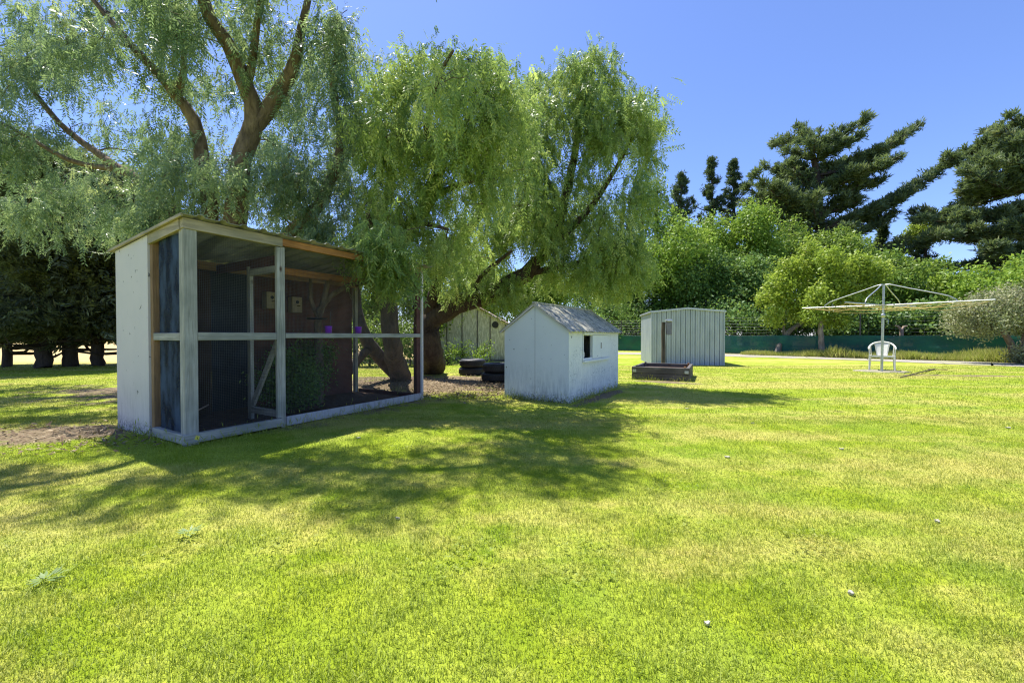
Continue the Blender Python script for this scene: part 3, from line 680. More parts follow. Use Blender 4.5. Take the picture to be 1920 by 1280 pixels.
def roofhalf(sgn):
    mb = MB(); n = 44; x0 = -.055; x1 = PL + .06; eave = -.07; dz = (RH - EH) / (PW / 2)
    top = []; bot = []
    for i in range(n * 4 + 1):
        x = x0 + (x1 - x0) * i / (n * 4); wv = .007 * math.sin(2 * math.pi * i / 8)
        for j, y in enumerate((eave, PW * .2, PW / 2)):
            z = EH + dz * y + .022 + wv + (.004 * math.sin(x * 3.1 + j))
            yy = y if sgn > 0 else PW - y
            top.append((x, yy, z)); bot.append((x, yy, z - .012))
    m = n * 4 + 1; k = len(top); f = []
    for i in range(m - 1):
        for j in range(2):
            a = i * 3 + j; q = (a, a + 3, a + 4, a + 1); f.append(q if sgn > 0 else q[::-1]); q2 = tuple(k + z for z in q); f.append(q2[::-1] if sgn > 0 else q2)
        f.append((i * 3, k + i * 3, k + i * 3 + 3, i * 3 + 3))
    f.append((0, 1, k + 1, k)); f.append((1, 2, k + 2, k + 1)); e = (m - 1) * 3; f.append((e, k + e, k + e + 1, e + 1)); f.append((e + 1, k + e + 1, k + e + 2, e + 2))
    mb.add(top + bot, f); return mb
roofhalf(1).build('roof_sheet', 'lichen_roof', ph, label='corrugated roof slope blotched with lichen above the window')
roofhalf(-1).build('roof_sheet', 'lichen_roof', ph)
MB().tube([(-.058, PW / 2, RH + .028), (PL + .062, PW / 2, RH + .028)], .02, 8).build('ridge_cap', 'lichen_roof', ph)
for s_ in (0, 1):
    y0 = -.07 if s_ == 0 else PW + .07
    MB().beam((-.035, y0, EH - .055 + .015), (-.035, PW / 2 + (.001 if s_ else -.001), RH + .002), .016, .035).build('barge_board', 'white_paint', ph, .002)
fo = MB().box((.0, .0, 0), (.14, .10, .10)).build('white_tub', 'pale_litter', None, .02); fo.location = PHO + Vector((math.cos(PA), math.sin(PA), 0)) * .62 + Vector((-math.sin(PA), math.cos(PA), 0)) * .05 + Vector((0, 0, .645)); fo.rotation_euler = (0, 0, PA); tag(fo, 'small pale tub standing inside the open playhouse window', 'tub')
fo.scale = (.9, .9, .9)
sh = MB().box((.545, .04, .60), (.95, .2, .64)).build('inner_shelf', 'navy_board', ph)

#SECTION shed
# ------------------------------------------------------------------ zinc garden shed
SO = Vector((4.81, 14.05, 0)); SA = math.atan2(-.17, .985); SW = 2.32; SD = 2.6; SE = 1.82; SR = 1.925
gs = empty('garden_shed', SO, SA, 'silver zinc garden shed with ribbed walls and low gable roof', 'shed')
def ribs(p0, p1, zt0, ztm, zt1, nrib, nm):
    """ribbed wall from p0 to p1; outward normal on the right of the direction"""
    p0 = Vector(p0); p1 = Vector(p1); d = (p1 - p0); L = d.length; d.normalize(); nrm = Vector((d.y, -d.x, 0)); pts = []
    w_ = L / nrib
    for i in range(nrib):
        x = i * w_
        for (a, o_) in ((0, 0), (.04, -.035), (.16, -.035), (.20, 0), (.50, 0), (.54, -.008), (.60, -.008), (.64, 0)): pts.append((x + a * w_, o_))
    pts.append((L, 0)); vs = []
    for (x, o_) in pts:
        t_ = x / L; zt = zt0 + (ztm - zt0) * t_ * 2 if t_ < .5 else ztm + (zt1 - ztm) * (t_ - .5) * 2
        q = p0 + d * x + nrm * o_; vs += [(q.x, q.y, 0), (q.x, q.y, zt)]
    n = len(pts); return MB().add(vs, [(2 * i, 2 * i + 2, 2 * i + 3, 2 * i + 1) for i in range(n - 1)]).build(nm, 'zinc_clad', gs)
ribs((0, 0, 0), (SW, 0, 0), SE, SR, SE, 15, 'front_wall'); ribs((SW, 0, 0), (SW, SD, 0), SE, SE, SE, 16, 'side_wall')
ribs((SW, SD, 0), (0, SD, 0), SE, SR, SE, 15, 'rear_wall'); ribs((0, SD, 0), (0, 0, 0), SE, SE, SE, 16, 'side_wall')
for sg in (0, 1):
    mb = MB(); xa, xb = (-.05, SW / 2) if sg == 0 else (SW + .05, SW / 2); n = 30
    for i in range(n + 1):
        y = -.04 + (SD + .08) * i / n; zz = .008 * (i % 2)
        mb.v += [(xa, y, SE + .012 + zz), (xb, y, SR + .016 + zz), (xa, y, SE + .004 + zz), (xb, y, SR + .008 + zz)]
    for i in range(n):
        a = 4 * i; mb.f += [(a, a + 1, a + 5, a + 4), (a + 2, a + 6, a + 7, a + 3), (a, a + 4, a + 6, a + 2)]; mb.sm += [False] * 3
    mb.f += [(0, 2, 3, 1)]; mb.sm += [False]
    mb.build('roof_sheet', 'zinc_clad', gs)
for x in (0, SW): MB().box((x - .022, -.026, 0), (x + .022, .022, SE)).build('corner_flashing', 'zinc_clad', gs, .003)
for sg in (0, 1):
    x0, x1 = (-.05, SW / 2) if sg == 0 else (SW + .05, SW / 2)
    MB().beam((x0, -.045, SE - .01), (x1, -.045, SR - .005), .012, .06).build('fascia', 'galv', gs, .002)
MB().beam((-.045, -.04, SE - .015), (-.045, SD + .04, SE - .015), .012, .05).build('gutter', 'galv', gs, .002)
bt = MB()
for i in range(6): bt.tube([(.25 + i * .37, -.022, .5 + .4 * (i % 3)), (.25 + i * .37, -.028, .5 + .4 * (i % 3))], .012, 6)


#SECTION planter
# ------------------------------------------------------------------ raised planter box
PO = Vector((2.75, 9.36, 0)); pa = math.atan2(-.54, 1.09); pw, pdp = 1.22, 1.55
pb = empty('planter_box', PO, pa, 'raised garden bed of dark timber sleepers filled with soil', 'planter')
for z in (0, .148):
    part('sleeper', 'sleeper_x', (0, 0, z), (pw, .07, z + .143), pb, .008)
    part('sleeper', 'sleeper_x', (0, pdp - .07, z), (pw, pdp, z + .143), pb, .008)
    part('sleeper', 'sleeper_y', (0.002, .073, z), (.07, pdp - .073, z + .143), pb, .008)
    part('sleeper', 'sleeper_y', (pw - .07, .073, z), (pw - .002, pdp - .073, z + .143), pb, .008)
part('soil', 'soil', (.071, .074, .01), (pw - .071, pdp - .074, .20), pb)
for (x, y) in ((.072, .074), (pw - .12, .074), (.072, pdp - .12), (pw - .12, pdp - .12)): part('corner_stake', 'orange_timber_z' if x > .5 else 'sleeper_z', (x, y, .2), (x + .045, y + .045, .32), pb)
for x in (.02, pw - .1): part('bracket', 'galv', (x, -.006, .17), (x + .08, -.001, .235), pb, .001)
mp_ = W(1244, 640, 10.9); mp_.z = 0
ps = empty('post_with_box', mp_, R(-10), 'rough timber post with a grey metal box near its top behind the planter', 'post')
mb = MB(); mb.tube([(0, 0, 0), (.005, 0, .7), (-.008, 0, 1.1), (.004, 0, 1.36)], [.058, .055, .052, .05], 7, wob=.05); mb.build('post', 'post_timber_z', ps)
part('metal_box', 'box_steel', (.06, -.07, 1.02), (.205, .05, 1.36), ps, .01)
part('cap', 'galv', (.05, -.085, 1.362), (.215, .06, 1.43), ps, .02)

#SECTION tyres
# ------------------------------------------------------------------ tyres
def tyre():
    t_ = empty('tyre', (0, 0, 0))
    prof = [(.19, .03), (.20, .012), (.25, .0), (.30, .008), (.322, .03), (.33, .06), (.33, .14), (.322, .17), (.30, .192), (.25, .2), (.20, .188), (.19, .17), (.205, .16), (.215, .1), (.205, .04), (.19, .03)]
    mb = MB().lathe((0, 0, 0), prof, 40)
    mb.build('casing', 'rubber', t_)
    tr = MB()
    for k in range(44):
        a = 2 * math.pi * k / 44
        for z0, z1, off in ((.045, .095, 0), (.105, .155, .07)):
            c_, s_ = math.cos(a + off), math.sin(a + off); T = Vector((-s_, c_, 0)); Rr = Vector((c_, s_, 0))
            tr.beam(Rr * .331 + Vector((0, 0, z0)) - T * .012, Rr * .331 + Vector((0, 0, z1)) + T * .012, .028, .012, Rr)
    tr.build('tread', 'rubber', t_)
    return t_
ty = tyre(); spots = []
pA = G(884, 703); pB = G(931, 715.5)
lab = ['lower black tyre of the far stack beneath the bent tree trunk', 'upper black tyre of the far stack beneath the bent tree trunk', 'lower black tyre of the near stack tucked against the playhouse', 'upper black tyre of the near stack tucked against the playhouse']
for i, (p, z) in enumerate(((pA, 0), (pA, .203), (pB, 0), (pB, .203))):
    o = ty if i == 0 else copy_tree(ty)
    o.location = (p.x + (.02 if z else 0), p.y + .12, z); o.rotation_euler = (0, 0, .3 * i); tag(o, lab[i], 'tyre', 'old tyres stacked beside the playhouse')

#SECTION oldhouse
# ------------------------------------------------------------------ weathered outbuilding under the trees
OB = W(812, 640, 16.0); OB.z = 0
ob = empty('outbuilding', OB, R(-3), 'old mouldy outbuilding with battened gable wall and brown roof', 'outbuilding')
bw = 3.15; bh = 1.32; bp = 2.18; bd = 4
mb = MB(); pts = [(0, 0), (bw, 0), (bw, bh), (bw / 2, bp), (0, bh)]
v = [(a, 0, b) for a, b in pts] + [(a, .05, b) for a, b in pts]
mb.add(v, [(0, 1, 2, 3, 4), (9, 8, 7, 6, 5)]); mb.build('gable_wall', 'shed_old_panel', ob)
for x in (.1, .55, 1.15, 1.75, 2.25, 2.85):
    zt = bh + (bp - bh) * (1 - abs(x - bw / 2) / (bw / 2)) - .06; part('batten', 'sleeper_z', (x - .02, -.02, .05), (x + .02, -.001, zt), ob)
part('base_beam', 'sleeper_x', (0, -.03, 0), (bw, -.021, .07), ob)
MB().tube([(2.45, -.004, 1.42), (2.45, -.02, 1.42)], .13, 20).build('dark_vent_disc', 'black_plastic', ob)  # no opening cut, black disc paints the dark of the vent
part('side_wall', 'shed_old_panel', (bw - .05, .052, 0), (bw - .003, bd, bh - .02), ob); part('side_wall', 'shed_old_panel', (.003, .052, 0), (.05, bd, bh - .02), ob)
for sg in (0, 1):
    xa = -.2 if sg == 0 else bw + .2; k = (bp - bh) / (bw / 2); za = bh - .2 * k + .05
    vs_ = []; n = 36
    for i in range(n + 1):
        y = -.15 + (bd + .3) * i / n; b_ = .02 * (i % 2); vs_ += [(xa, y, za + b_), (bw / 2, y, bp + .05 + b_), (xa, y, za - .02 + b_), (bw / 2, y, bp + .03 + b_)]
    f = []
    for i in range(n): a = 4 * i; f += [(a, a + 1, a + 5, a + 4), (a + 2, a + 6, a + 7, a + 3), (a, a + 4, a + 6, a + 2)]
    f.append((0, 2, 3, 1)); MB().add(vs_, f).build('roof_sheet', 'old_roof', ob)

#SECTION fence
# ------------------------------------------------------------------ fence with shade cloth
f0 = G(1090, 655.5); f1 = G(1900, 677.5); f0.z = f1.z = 0
fd = (f1 - f0); FL = fd.length; fd.normalize()
fn = empty('shade_cloth_fence', f0, math.atan2(fd.y, fd.x), 'wire fence with green shade cloth along its lower half', 'fence')
FL2 = FL + 7
mb = MB(); n = 150
for i in range(n + 1):
    x = FL2 * i / n
    for j in range(5):
        z = .04 + j * .245; mb.v.append((x, .05 * math.sin(x * 1.7 + j) * (.3 + j % 2 * .5) + .02 * math.sin(x * 5.1 + j * 2), z + (.03 * abs(math.sin(x * 1.05)) * -1 if j == 4 else 0)))
for i in range(n):
    for j in range(4):
        a = i * 5 + j; mb.f.append((a, a + 5, a + 6, a + 1)); mb.sm.append(True)
mb.build('shade_cloth', 'shade_cloth', fn)
k = 0
while k * 3.0 < FL2: MB().tube([(k * 3.0, .1, 0), (k * 3.0, .1, 2.0)], .03, 8).build('post', 'sleeper_z', fn); k += 1
mb = MB()
for z in (1.02, 1.17, 1.32, 1.48, 1.65, 1.83, 1.98):
    mb.tube([(x_, .12, z - .02 * math.sin(math.pi * (x_ % 3) / 3)) for x_ in np.linspace(0, FL2, 40)], .003, 4)
x_ = 0
while x_ < FL2: mb.tube([(x_, .125, 1.0), (x_, .125, 1.97)], .003, 3); x_ += .45
mb.build('wire_mesh', 'fence_wire', fn)

#SECTION clothesline
# ------------------------------------------------------------------ rotary clothesline
cb = G(1653, 697); cb.z = 0
A1 = Vector((.93, -1.81, 0)); A2 = Vector((1.81, .93, 0))
cl = empty('rotary_clothesline', cb, 0, 'galvanised rotary clothesline with long arms and sagging yellow lines', 'clothesline')
cl.rotation_euler = (R(.8), 0, 0)
MB().tube([(0, 0, -.02), (0, 0, 1.55)], .030, 14).build('pole', 'galv', cl); MB().tube([(0, 0, 1.55), (0, 0, 2.40)], .024, 14).build('inner_pole', 'galv', cl)
MB().lathe((0, 0, 1.50), [(.0, 0), (.045, 0), (.045, .09), (.03, .1), (0, .1)], 14).build('collar', 'galv', cl)
MB().tube([(0, -.03, 1.45), (.05, -.1, 1.44), (.05, -.1, 1.30)], .008, 6).build('winding_handle', 'galv', cl)
HZ = 1.83; ends = []
for a, tb in ((A1, .70), (-A1, .70), (A2, .5), (-A2, .5)):
    e = a * 1.0; ends.append(e)
    MB().tube([(0, 0, HZ), (e.x, e.y, HZ + .02)], .016, 8).build('arm', 'galv', cl)
    b = a * tb; pts = [(0, 0, 2.38), (a.x * .06, a.y * .06, 2.39), (b.x * .35, b.y * .35, 2.26), (b.x * .9, b.y * .9, HZ + .16), (b.x * 1.0, b.y * 1.0, HZ + .02)]
    P_, Q_ = smooth_line(pts, [.013] * 5, .1); MB().tube(P_, Q_, 8).build('strut', 'galv', cl)
ends = [A1, A2, -A1, -A2]
for f_ in (.96, .82, .66, .48, .3):
    mb = MB()
    for i in range(4):
        a = ends[i] * f_; b = ends[(i + 1) % 4] * f_; sg = random.uniform(.03, .17)
        mb.tube([(a.x + (b.x - a.x) * t_, a.y + (b.y - a.y) * t_, HZ - .01 - sg * 4 * t_ * (1 - t_)) for t_ in np.linspace(0, 1, 12)], .0035, 4)
    mb.build('line', 'yellow_line', cl)
pad = MB(); n = 22
pv = [(math.cos(2 * math.pi * i / n) * .62 * random.uniform(.8, 1.1), math.sin(2 * math.pi * i / n) * .55 * random.uniform(.85, 1.1)) for i in range(n)]
pad.add([(x, y, .018) for x, y in pv] + [(x * 1.02, y * 1.02, 0) for x, y in pv], [tuple(range(n))] + [(i, n + i, n + (i + 1) % n, (i + 1) % n) for i in range(n)])
o = pad.build('pavement', 'concrete'); o.location = cb + Vector((.12, .15, 0)); tag(o, 'small worn concrete pad under the chair', kind='structure')
# ---- plastic garden chair
cp = Vector((10.58, 11.66, .018)); crz = math.atan2(-cp.y, -cp.x) + R(90)
ch = empty('garden_chair', cp, crz, 'white moulded plastic garden chair standing behind the clothesline pole', 'chair')
# local: front is -Y
mb = MB(); g = 9
for j in range(g):
    for i in range(g):
        u = i / (g - 1) * 2 - 1; v_ = j / (g - 1) * 2 - 1; wd = .225 - .02 * v_
        mb.v.append((u * wd, v_ * .21, .425 - .02 * (1 - u * u) * (1 - abs(v_) ** 3) - (.025 if v_ < -.95 else 0) - .02 * (v_ + 1) / 2))
for j in range(g - 1):
    for i in range(g - 1): a = j * g + i; mb.f.append((a, a + 1, a + g + 1, a + g)); mb.sm.append(True)
s_ = mb.build('seat', 'plastic_white', ch); md = s_.modifiers.new('s', 'SOLIDIFY'); md.thickness = .014
# central back panel, arched top
mb = MB(); g = 9; h_ = 10
for j in range(h_):
    t_ = j / (h_ - 1); z = .40 + .37 * t_; hw = .115 + .05 * t_
    for i in range(g):
        u = i / (g - 1) * 2 - 1; mb.v.append((u * hw, .20 + .10 * t_ - .03 * (u * u) * t_, z - .03 * u * u * t_))
for j in range(h_ - 1):
    for i in range(g - 1): a = j * g + i; mb.f.append((a, a + 1, a + g + 1, a + g)); mb.sm.append(True)
s_ = mb.build('backrest', 'plastic_white', ch); md = s_.modifiers.new('s', 'SOLIDIFY'); md.thickness = .012
# hoop forming back rail and arms
hoop = [(-.275, -.19, .60), (-.285, -.05, .625), (-.28, .10, .65), (-.25, .21, .70), (-.17, .285, .765), (0, .31, .80), (.17, .285, .765), (.25, .21, .70), (.28, .10, .65), (.285, -.05, .625), (.275, -.19, .60)]
P_, Q_ = smooth_line(hoop, [.02] * 11, .04); mb = MB()
mb.tube(P_, .021, 8); mb.build('armrest_hoop', 'plastic_white', ch)
for sx_ in (-1, 1):
    mb = MB(); mb.beam((sx_ * .275, -.19, .60), (sx_ * .265, -.20, .42), .05, .02, (sx_, 0, 0)); mb.beam((sx_ * .265, -.20, .42), (sx_ * .27, -.235, 0), .065, .03, (sx_, 0, 0)); mb.build('leg', 'plastic_white', ch, .006)
    mb = MB(); mb.beam((sx_ * .235, .20, .42), (sx_ * .265, .27, 0), .06, .03, (sx_, 0, 0)); mb.beam((sx_ * .25, .215, .68), (sx_ * .235, .20, .42), .035, .016, (sx_, 0, 0)); mb.build('leg', 'plastic_white', ch, .006)
    mb = MB(); mb.beam((sx_ * .225, -.2, .40), (sx_ * .225, .2, .385), .02, .05); mb.build('apron', 'plastic_white', ch, .004)
MB().beam((-.22, -.205, .395), (.22, -.205, .395), .016, .05).build('apron', 'plastic_white', ch, .004)
# stick lying on the lawn
a = G(1688, 709); b = G(1752, 693); a.z = b.z = .02
mb = MB().tube([a, (a + b) / 2 + Vector((.05, 0, .02)), b], [.012, .015, .018], 6, wob=.1); mb.tube([b + Vector((-.25, -.05, 0)), b + Vector((-.1, -.45, .02))], .012, 6)
shift_mb(mb, a); o = mb.build('fallen_stick', 'stick_wood'); o.location = a; tag(o, 'dark stick lying on the grass right of the clothesline', 'stick')

#SECTION debris
# ------------------------------------------------------------------ pale fallen petals / shells on the lawn and weeds
def flake(px, py, s, label):
    s = s * .7
    p = G(px, py); mb = MB(); n = 9
    top = [(math.cos(2 * math.pi * i / n) * s * random.uniform(.6, 1.1), math.sin(2 * math.pi * i / n) * s * .7 * random.uniform(.6, 1.1)) for i in range(n)]
    mb.add([(x, y, random.uniform(.010, .018)) for x, y in top] + [(0, 0, .013)] + [(x * .9, y * .9, .004) for x, y in top], [(i, (i + 1) % n, n) for i in range(n)] + [(i, n + 1 + i, n + 1 + (i + 1) % n, (i + 1) % n) for i in range(n)])
    o = mb.build('dried_leaf', 'pale_litter'); o.location = p; tag(o, label, 'leaf', 'pale dried leaves on the lawn')
flake(746, 974, .022, 'pale dried leaf lying in front of the aviary on sunny grass')
flake(1364, 858, .035, 'larger pale dried leaf on the lawn below the tree shadow tip')
flake(1578, 843, .028, 'pale dried leaf in mid lawn below the garden chair')
flake(1326, 1172, .020, 'pale dried leaf lowest on the lawn close to the viewer')
flake(1596, 1115, .020, 'pale dried leaf on the near lawn at lower right')
flake(1757, 979, .022, 'pale dried leaf on open lawn far right')
flake(672, 822, .035, 'pale dried leaf in the shade in front of the aviary')
flake(1890, 803, .045, 'pale dried leaf on the yellow patch at the right edge')
flake(1411, 794, .035, 'small pale dried leaf just right of the far tree shadow')
flake(1288, 767, .035, 'pale dried leaf between playhouse and planter shadow')
def weed(px, py, s, label):
    s = s * .55
    p = G(px, py); o = empty('lawn_weed', p, random.uniform(0, 6), label, 'weed', 'flat weeds in the lawn')
    n = 26; az = rng.uniform(0, 2 * np.pi, n); q = []
    for a in az:
        d = [math.cos(a), math.sin(a), rng.uniform(.05, .35)]; st = np.array([math.cos(a), math.sin(a), 0]) * rng.uniform(0, s * .6) + [0, 0, .03]
        q.append(leaf_quad(st, d, s * rng.uniform(.5, 1), s * .22, [0, 0, 1]))
    np_mesh('leaves', np.array(q), rng.uniform(.2, 1, n), 'weed_leaf', o)
weed(85, 1098, .10, 'flat pale green weed rosette in the near left lawn corner')
weed(355, 1008, .09, 'flat pale green weed rosette at the edge of the tree shadow')

#SECTION verge
# ------------------------------------------------------------------ tall grass in front of the fence
nrm = Vector((-fd.y, fd.x, 0))
def verge(s0, s1, off0, off1, n, h):
    s = rng.uniform(s0, s1, n); o_ = rng.uniform(off0, off1, n)
    return np.stack([f0.x + fd.x * s + nrm.x * o_, f0.y + fd.y * s + nrm.y * o_, np.zeros(n)], 1)
s_a = (G(1470, 664) - f0).dot(fd); s_b = (G(1560, 668) - f0).dot(fd)
P = np.concatenate([verge(s_a - 1.5, s_b, -1.2, -.4, 1200, 0), verge(s_b, FL + 3, -1.45, -.45, 5200, 0)])
T = [tpl_tuft(rng, 9, .36, .018, .30) for _ in range(8)]
hs = rng.uniform(.75, 1.25, len(P)) * (.85 + .35 * np.sin(P[:, 0] * 2.3) * np.sin(P[:, 0] * .9 + 1)); hs[:1200] *= .7
q, tn = scatter(P, np.tile([0, 0, 1.], (len(P), 1)) + rng.normal(0, .12, (len(P), 3)), T, hs, rng, rng.uniform(.25, 1, len(P)))
o = np_mesh('tall_grass', q, tn, 'verge_grass'); tag(o, 'tall yellowing grass growing along the foot of the green fence', 'tall grass', kind='stuff')

#SECTION trees
# ------------------------------------------------------------------ pepper trees
FR = [tpl_frond(rng, rng.uniform(.16, .40)) for _ in range(10)]
SUNK = np.array([SUN.x, SUN.y, SUN.z])
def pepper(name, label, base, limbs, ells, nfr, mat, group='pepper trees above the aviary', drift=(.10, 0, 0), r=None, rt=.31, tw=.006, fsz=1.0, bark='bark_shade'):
    r = r or np.random.default_rng(len(name) + int(abs(base[0]) * 10))
    tr = empty(name, base, 0, label, 'tree', group)
    tg = []
    for (c, rd, n, sh, _) in ells:
        sub = in_ell(c, rd, max(2, n // 4), r, sh); tg.append(sub[r.integers(0, len(sub), n)] + r.normal(0, .15, (n, 3)) * np.minimum(1, np.array(rd) * 2))
    tg = np.concatenate(tg); wt = np.concatenate([np.full(n, w_) for (c, rd, n, sh, w_) in ells])
    mb, tips, dirs = grow(limbs, tg, tw, 10, lift=.14, rk=.011, wob=.06, maxr=.07)
    shift_mb(mb, tr.location).build('trunk', bark, tr)
    # fronds hang around every twig end, and along sub twigs
    order_w = np.ones(len(tips))
    idx = r.integers(0, len(tips), nfr)
    up = np.abs(r.normal(0, .5, nfr))
    off = r.normal(0, 1, (nfr, 3)) * np.array([rt * .55, rt * .55, rt * .55]); off[:, 2] -= np.abs(r.normal(0, .16, nfr)) - .04; off = np.clip(off, -.75, .75); off[:, 2] = np.minimum(off[:, 2], .16)
    P = tips[idx] + off
    D = np.stack([r.normal(drift[0], .42, nfr), r.normal(drift[1], .42, nfr), -r.normal(.95, .4, nfr)], 1)
    ctone = r.normal(.50 if mat == 'pepper_leaf_grey' else .58, .24, len(tips))[idx]
    # some shoots at the top stand upright before drooping
    q, tn = scatter(P, D, FR, r.uniform(.7, 1.35, nfr) * fsz, r, ctone, .17)
    np_mesh('crown', q, tn, mat, tr, tr.location)
    return tr
E = lambda px, py, y, rx, ry, rz, n, sh=.0, wgt=1: (tuple(W(px, py, y)), (rx, ry, rz), n, sh, wgt)
# left tree: two big forking stems rising behind the aviary
bA = Vector((-5.0, 7.6, 0))
limA = [([bA, W(430, 560, 7.5), W(440, 430, 7.4), W(448, 345, 7.3), W(458, 290, 7.2), W(480, 232, 7.1), W(462, 160, 6.9), W(430, 90, 6.7), W(392, 30, 6.5), W(370, -60, 6.3), W(330, -200, 6.1)], [.26, .22, .19, .17, .16, .15, .125, .11, .095, .08, .05]),
        ([W(480, 232, 7.1), W(515, 180, 7.1), W(548, 135, 7.0), W(565, 60, 6.9), W(590, -60, 6.7)], [.14, .12, .10, .07, .03]),
        ([W(462, 160, 6.9), W(476, 100, 6.8), W(482, 40, 6.6), W(500, -50, 6.4)], [.07, .06, .05, .03]),
        ([bA + Vector((-.3, .1, 0)), W(360, 560, 7.7), W(392, 420, 7.6), W(378, 300, 7.5), W(362, 225, 7.3), W(325, 172, 7.2), W(280, 120, 7.1), W(225, 60, 6.9), W(160, -20, 6.7)], [.19, .17, .14, .12, .10, .085, .065, .05, .03]),
        ([W(330, 178, 7.2), W(345, 130, 7.1), W(340, 60, 6.9), W(330, -30, 6.7)], [.07, .05, .035, .02]),
        ([bA + Vector((-.2, .2, 0)), W(370, 480, 7.9), W(325, 395, 7.9), W(285, 355, 8.0), W(200, 300, 8.1), W(110, 230, 8.1), W(30, 130, 8.0), W(-40, 60, 8)], [.2, .17, .14, .12, .07, .05, .035, .02]),
        ([W(225, 320, 8.1), W(130, 300, 8.0), W(40, 250, 7.8), W(-60, 200, 7.7)], [.06, .045, .03, .02]),
        ([bA + Vector((.2, 0, 0)), W(520, 480, 7.6), W(600, 380, 7.4), W(640, 270, 7.2), W(625, 160, 7.0), W(640, 60, 6.9)], [.18, .13, .10, .08, .06, .03]),
        # limbs reaching forward over the lawn, above the picture
        ([W(370, -60, 6.3), Vector((-4.6, 5.4, 6.4)), Vector((-4.9, 4.9, 6.6)), Vector((-5.8, 4.5, 6.5))], [.08, .06, .05, .02]), ([W(370, -60, 6.3), Vector((-3.8, 5.6, 7.0)), Vector((-2.6, 5.4, 7.2)), Vector((-1.7, 5.7, 7.5)), Vector((-1.0, 5.2, 7.35))], [.08, .065, .05, .035, .015])]
ellA = [E(150, 330, 8.4, 2.0, 1.2, .9, 30), E(330, 310, 7.9, 1.4, 1.2, 1.3, 46), E(120, 190, 8.0, 1.9, 1.1, 1.2, 34), E(40, 180, 8.0, .9, .8, .9, 16), E(120, 60, 7.6, .8, .7, .5, 14), E(380, 200, 7.6, .7, .6, .8, 14), E(270, 90, 7.2, 1.2, 1.0, .9, 38), E(180,40,7.4,.8,.8,.6,20), E(330,20,6.8,.8,.6,.5,18), E(500,30,6.8,.6,.6,.5,16), E(60,110,8.3,.8,.8,.8,14), E(650,180,7.0,.3,.4,.8,14),
        E(60, 300, 8.3, 1.0, 1.2, 1.0, 24), E(560, 110, 7.0, .9, .9, 1.1, 36), E(625, 70, 6.9, .45, .5, .7, 16), E(610, 260, 7.4, .9, 1.0, 1.2, 46), E(470, 340, 8.2, 1.0, 1.0, 1.0, 30),
        E(640, 400, 7.6, .9, .7, .7, 34), E(420, 60, 6.9, .9, .9, .8, 28), E(520, 240, 7.9, .8, .8, .9, 20), E(250, 410, 8.6, 1.8, .8, .5, 24), E(440, 340, 6.7, .5, .3, .35, 14), E(350, 330, 6.9, .45, .3, .4, 12), E(330, 395, 7.2, .7, .3, .25, 14), E(540, 330, 6.9, .5, .4, .6, 22), E(130,400,9.5,1.8,.8,.7,14), E(560, 400, 7.9, .8, .5, .4, 16),
        ((-4.9, 4.9, 6.5), (1.9, .75, .4), 46, 0, 1), ((-2.9, 5.3, 7.0), (1.3, .7, .5), 26, 0, 1), ((-1.7, 6.2, 7.6), (.9, .5, .35), 24, 0, 1), ((-1.75, 5.3, 7.3), (.6, .3, .3), 22, 0, 1), ((-2.6, 4.9, 6.9), (.9, .3, .3), 18, 0, 1)]
pepper('pepper_tree', 'tall weeping pepper tree with forked trunk rising behind the white ended aviary', bA, limA, ellA, 12200, 'pepper_leaf_grey', bark='bark', drift=(-.12, 0, 0))
# middle tree, stem seen through the mesh
bB = G(752, 711); bB.z = 0
SH = lambda y, pts: [E(px, py, y + random.uniform(-.5, .5), .10, .15, .16, 5) for px, py in pts]
limB = [([bB, W(735, 640, 8.0), W(724, 560, 7.9), W(728, 500, 7.7), W(765, 440, 7.3), W(800, 380, 6.9), W(822, 320, 6.5), W(845, 250, 6.2), W(862, 170, 5.9), W(880, 110, 5.7)], [.24, .18, .16, .15, .12, .11, .09, .07, .045, .02]),
        ([bB + Vector((-.1, .3, 0)), W(690, 640, 8.5), W(665, 560, 8.5), W(680, 470, 8.2), W(720, 380, 7.8), W(745, 290, 7.2), W(760, 190, 6.8), W(770, 110, 6.6)], [.17, .13, .11, .1, .08, .06, .04, .02]),
        ([W(728, 505, 7.7), W(700, 440, 7.0), W(690, 400, 6.6)], [.07, .05, .03]),
        ([W(690, 655, 8.45), W(660, 685, 8.3), W(640, 712, 8.2)], [.09, .10, .12]),
        ([W(800, 380, 6.9), W(850, 350, 6.3), W(890, 340, 5.9)], [.06, .045, .02]),
        ([W(822, 320, 6.5), W(800, 240, 6.1), W(820, 150, 5.6), W(850, 95, 5.2)], [.06, .045, .03, .015]),
        ([W(765, 440, 7.3), W(790, 420, 6.8), W(840, 430, 6.3)], [.05, .04, .02])]
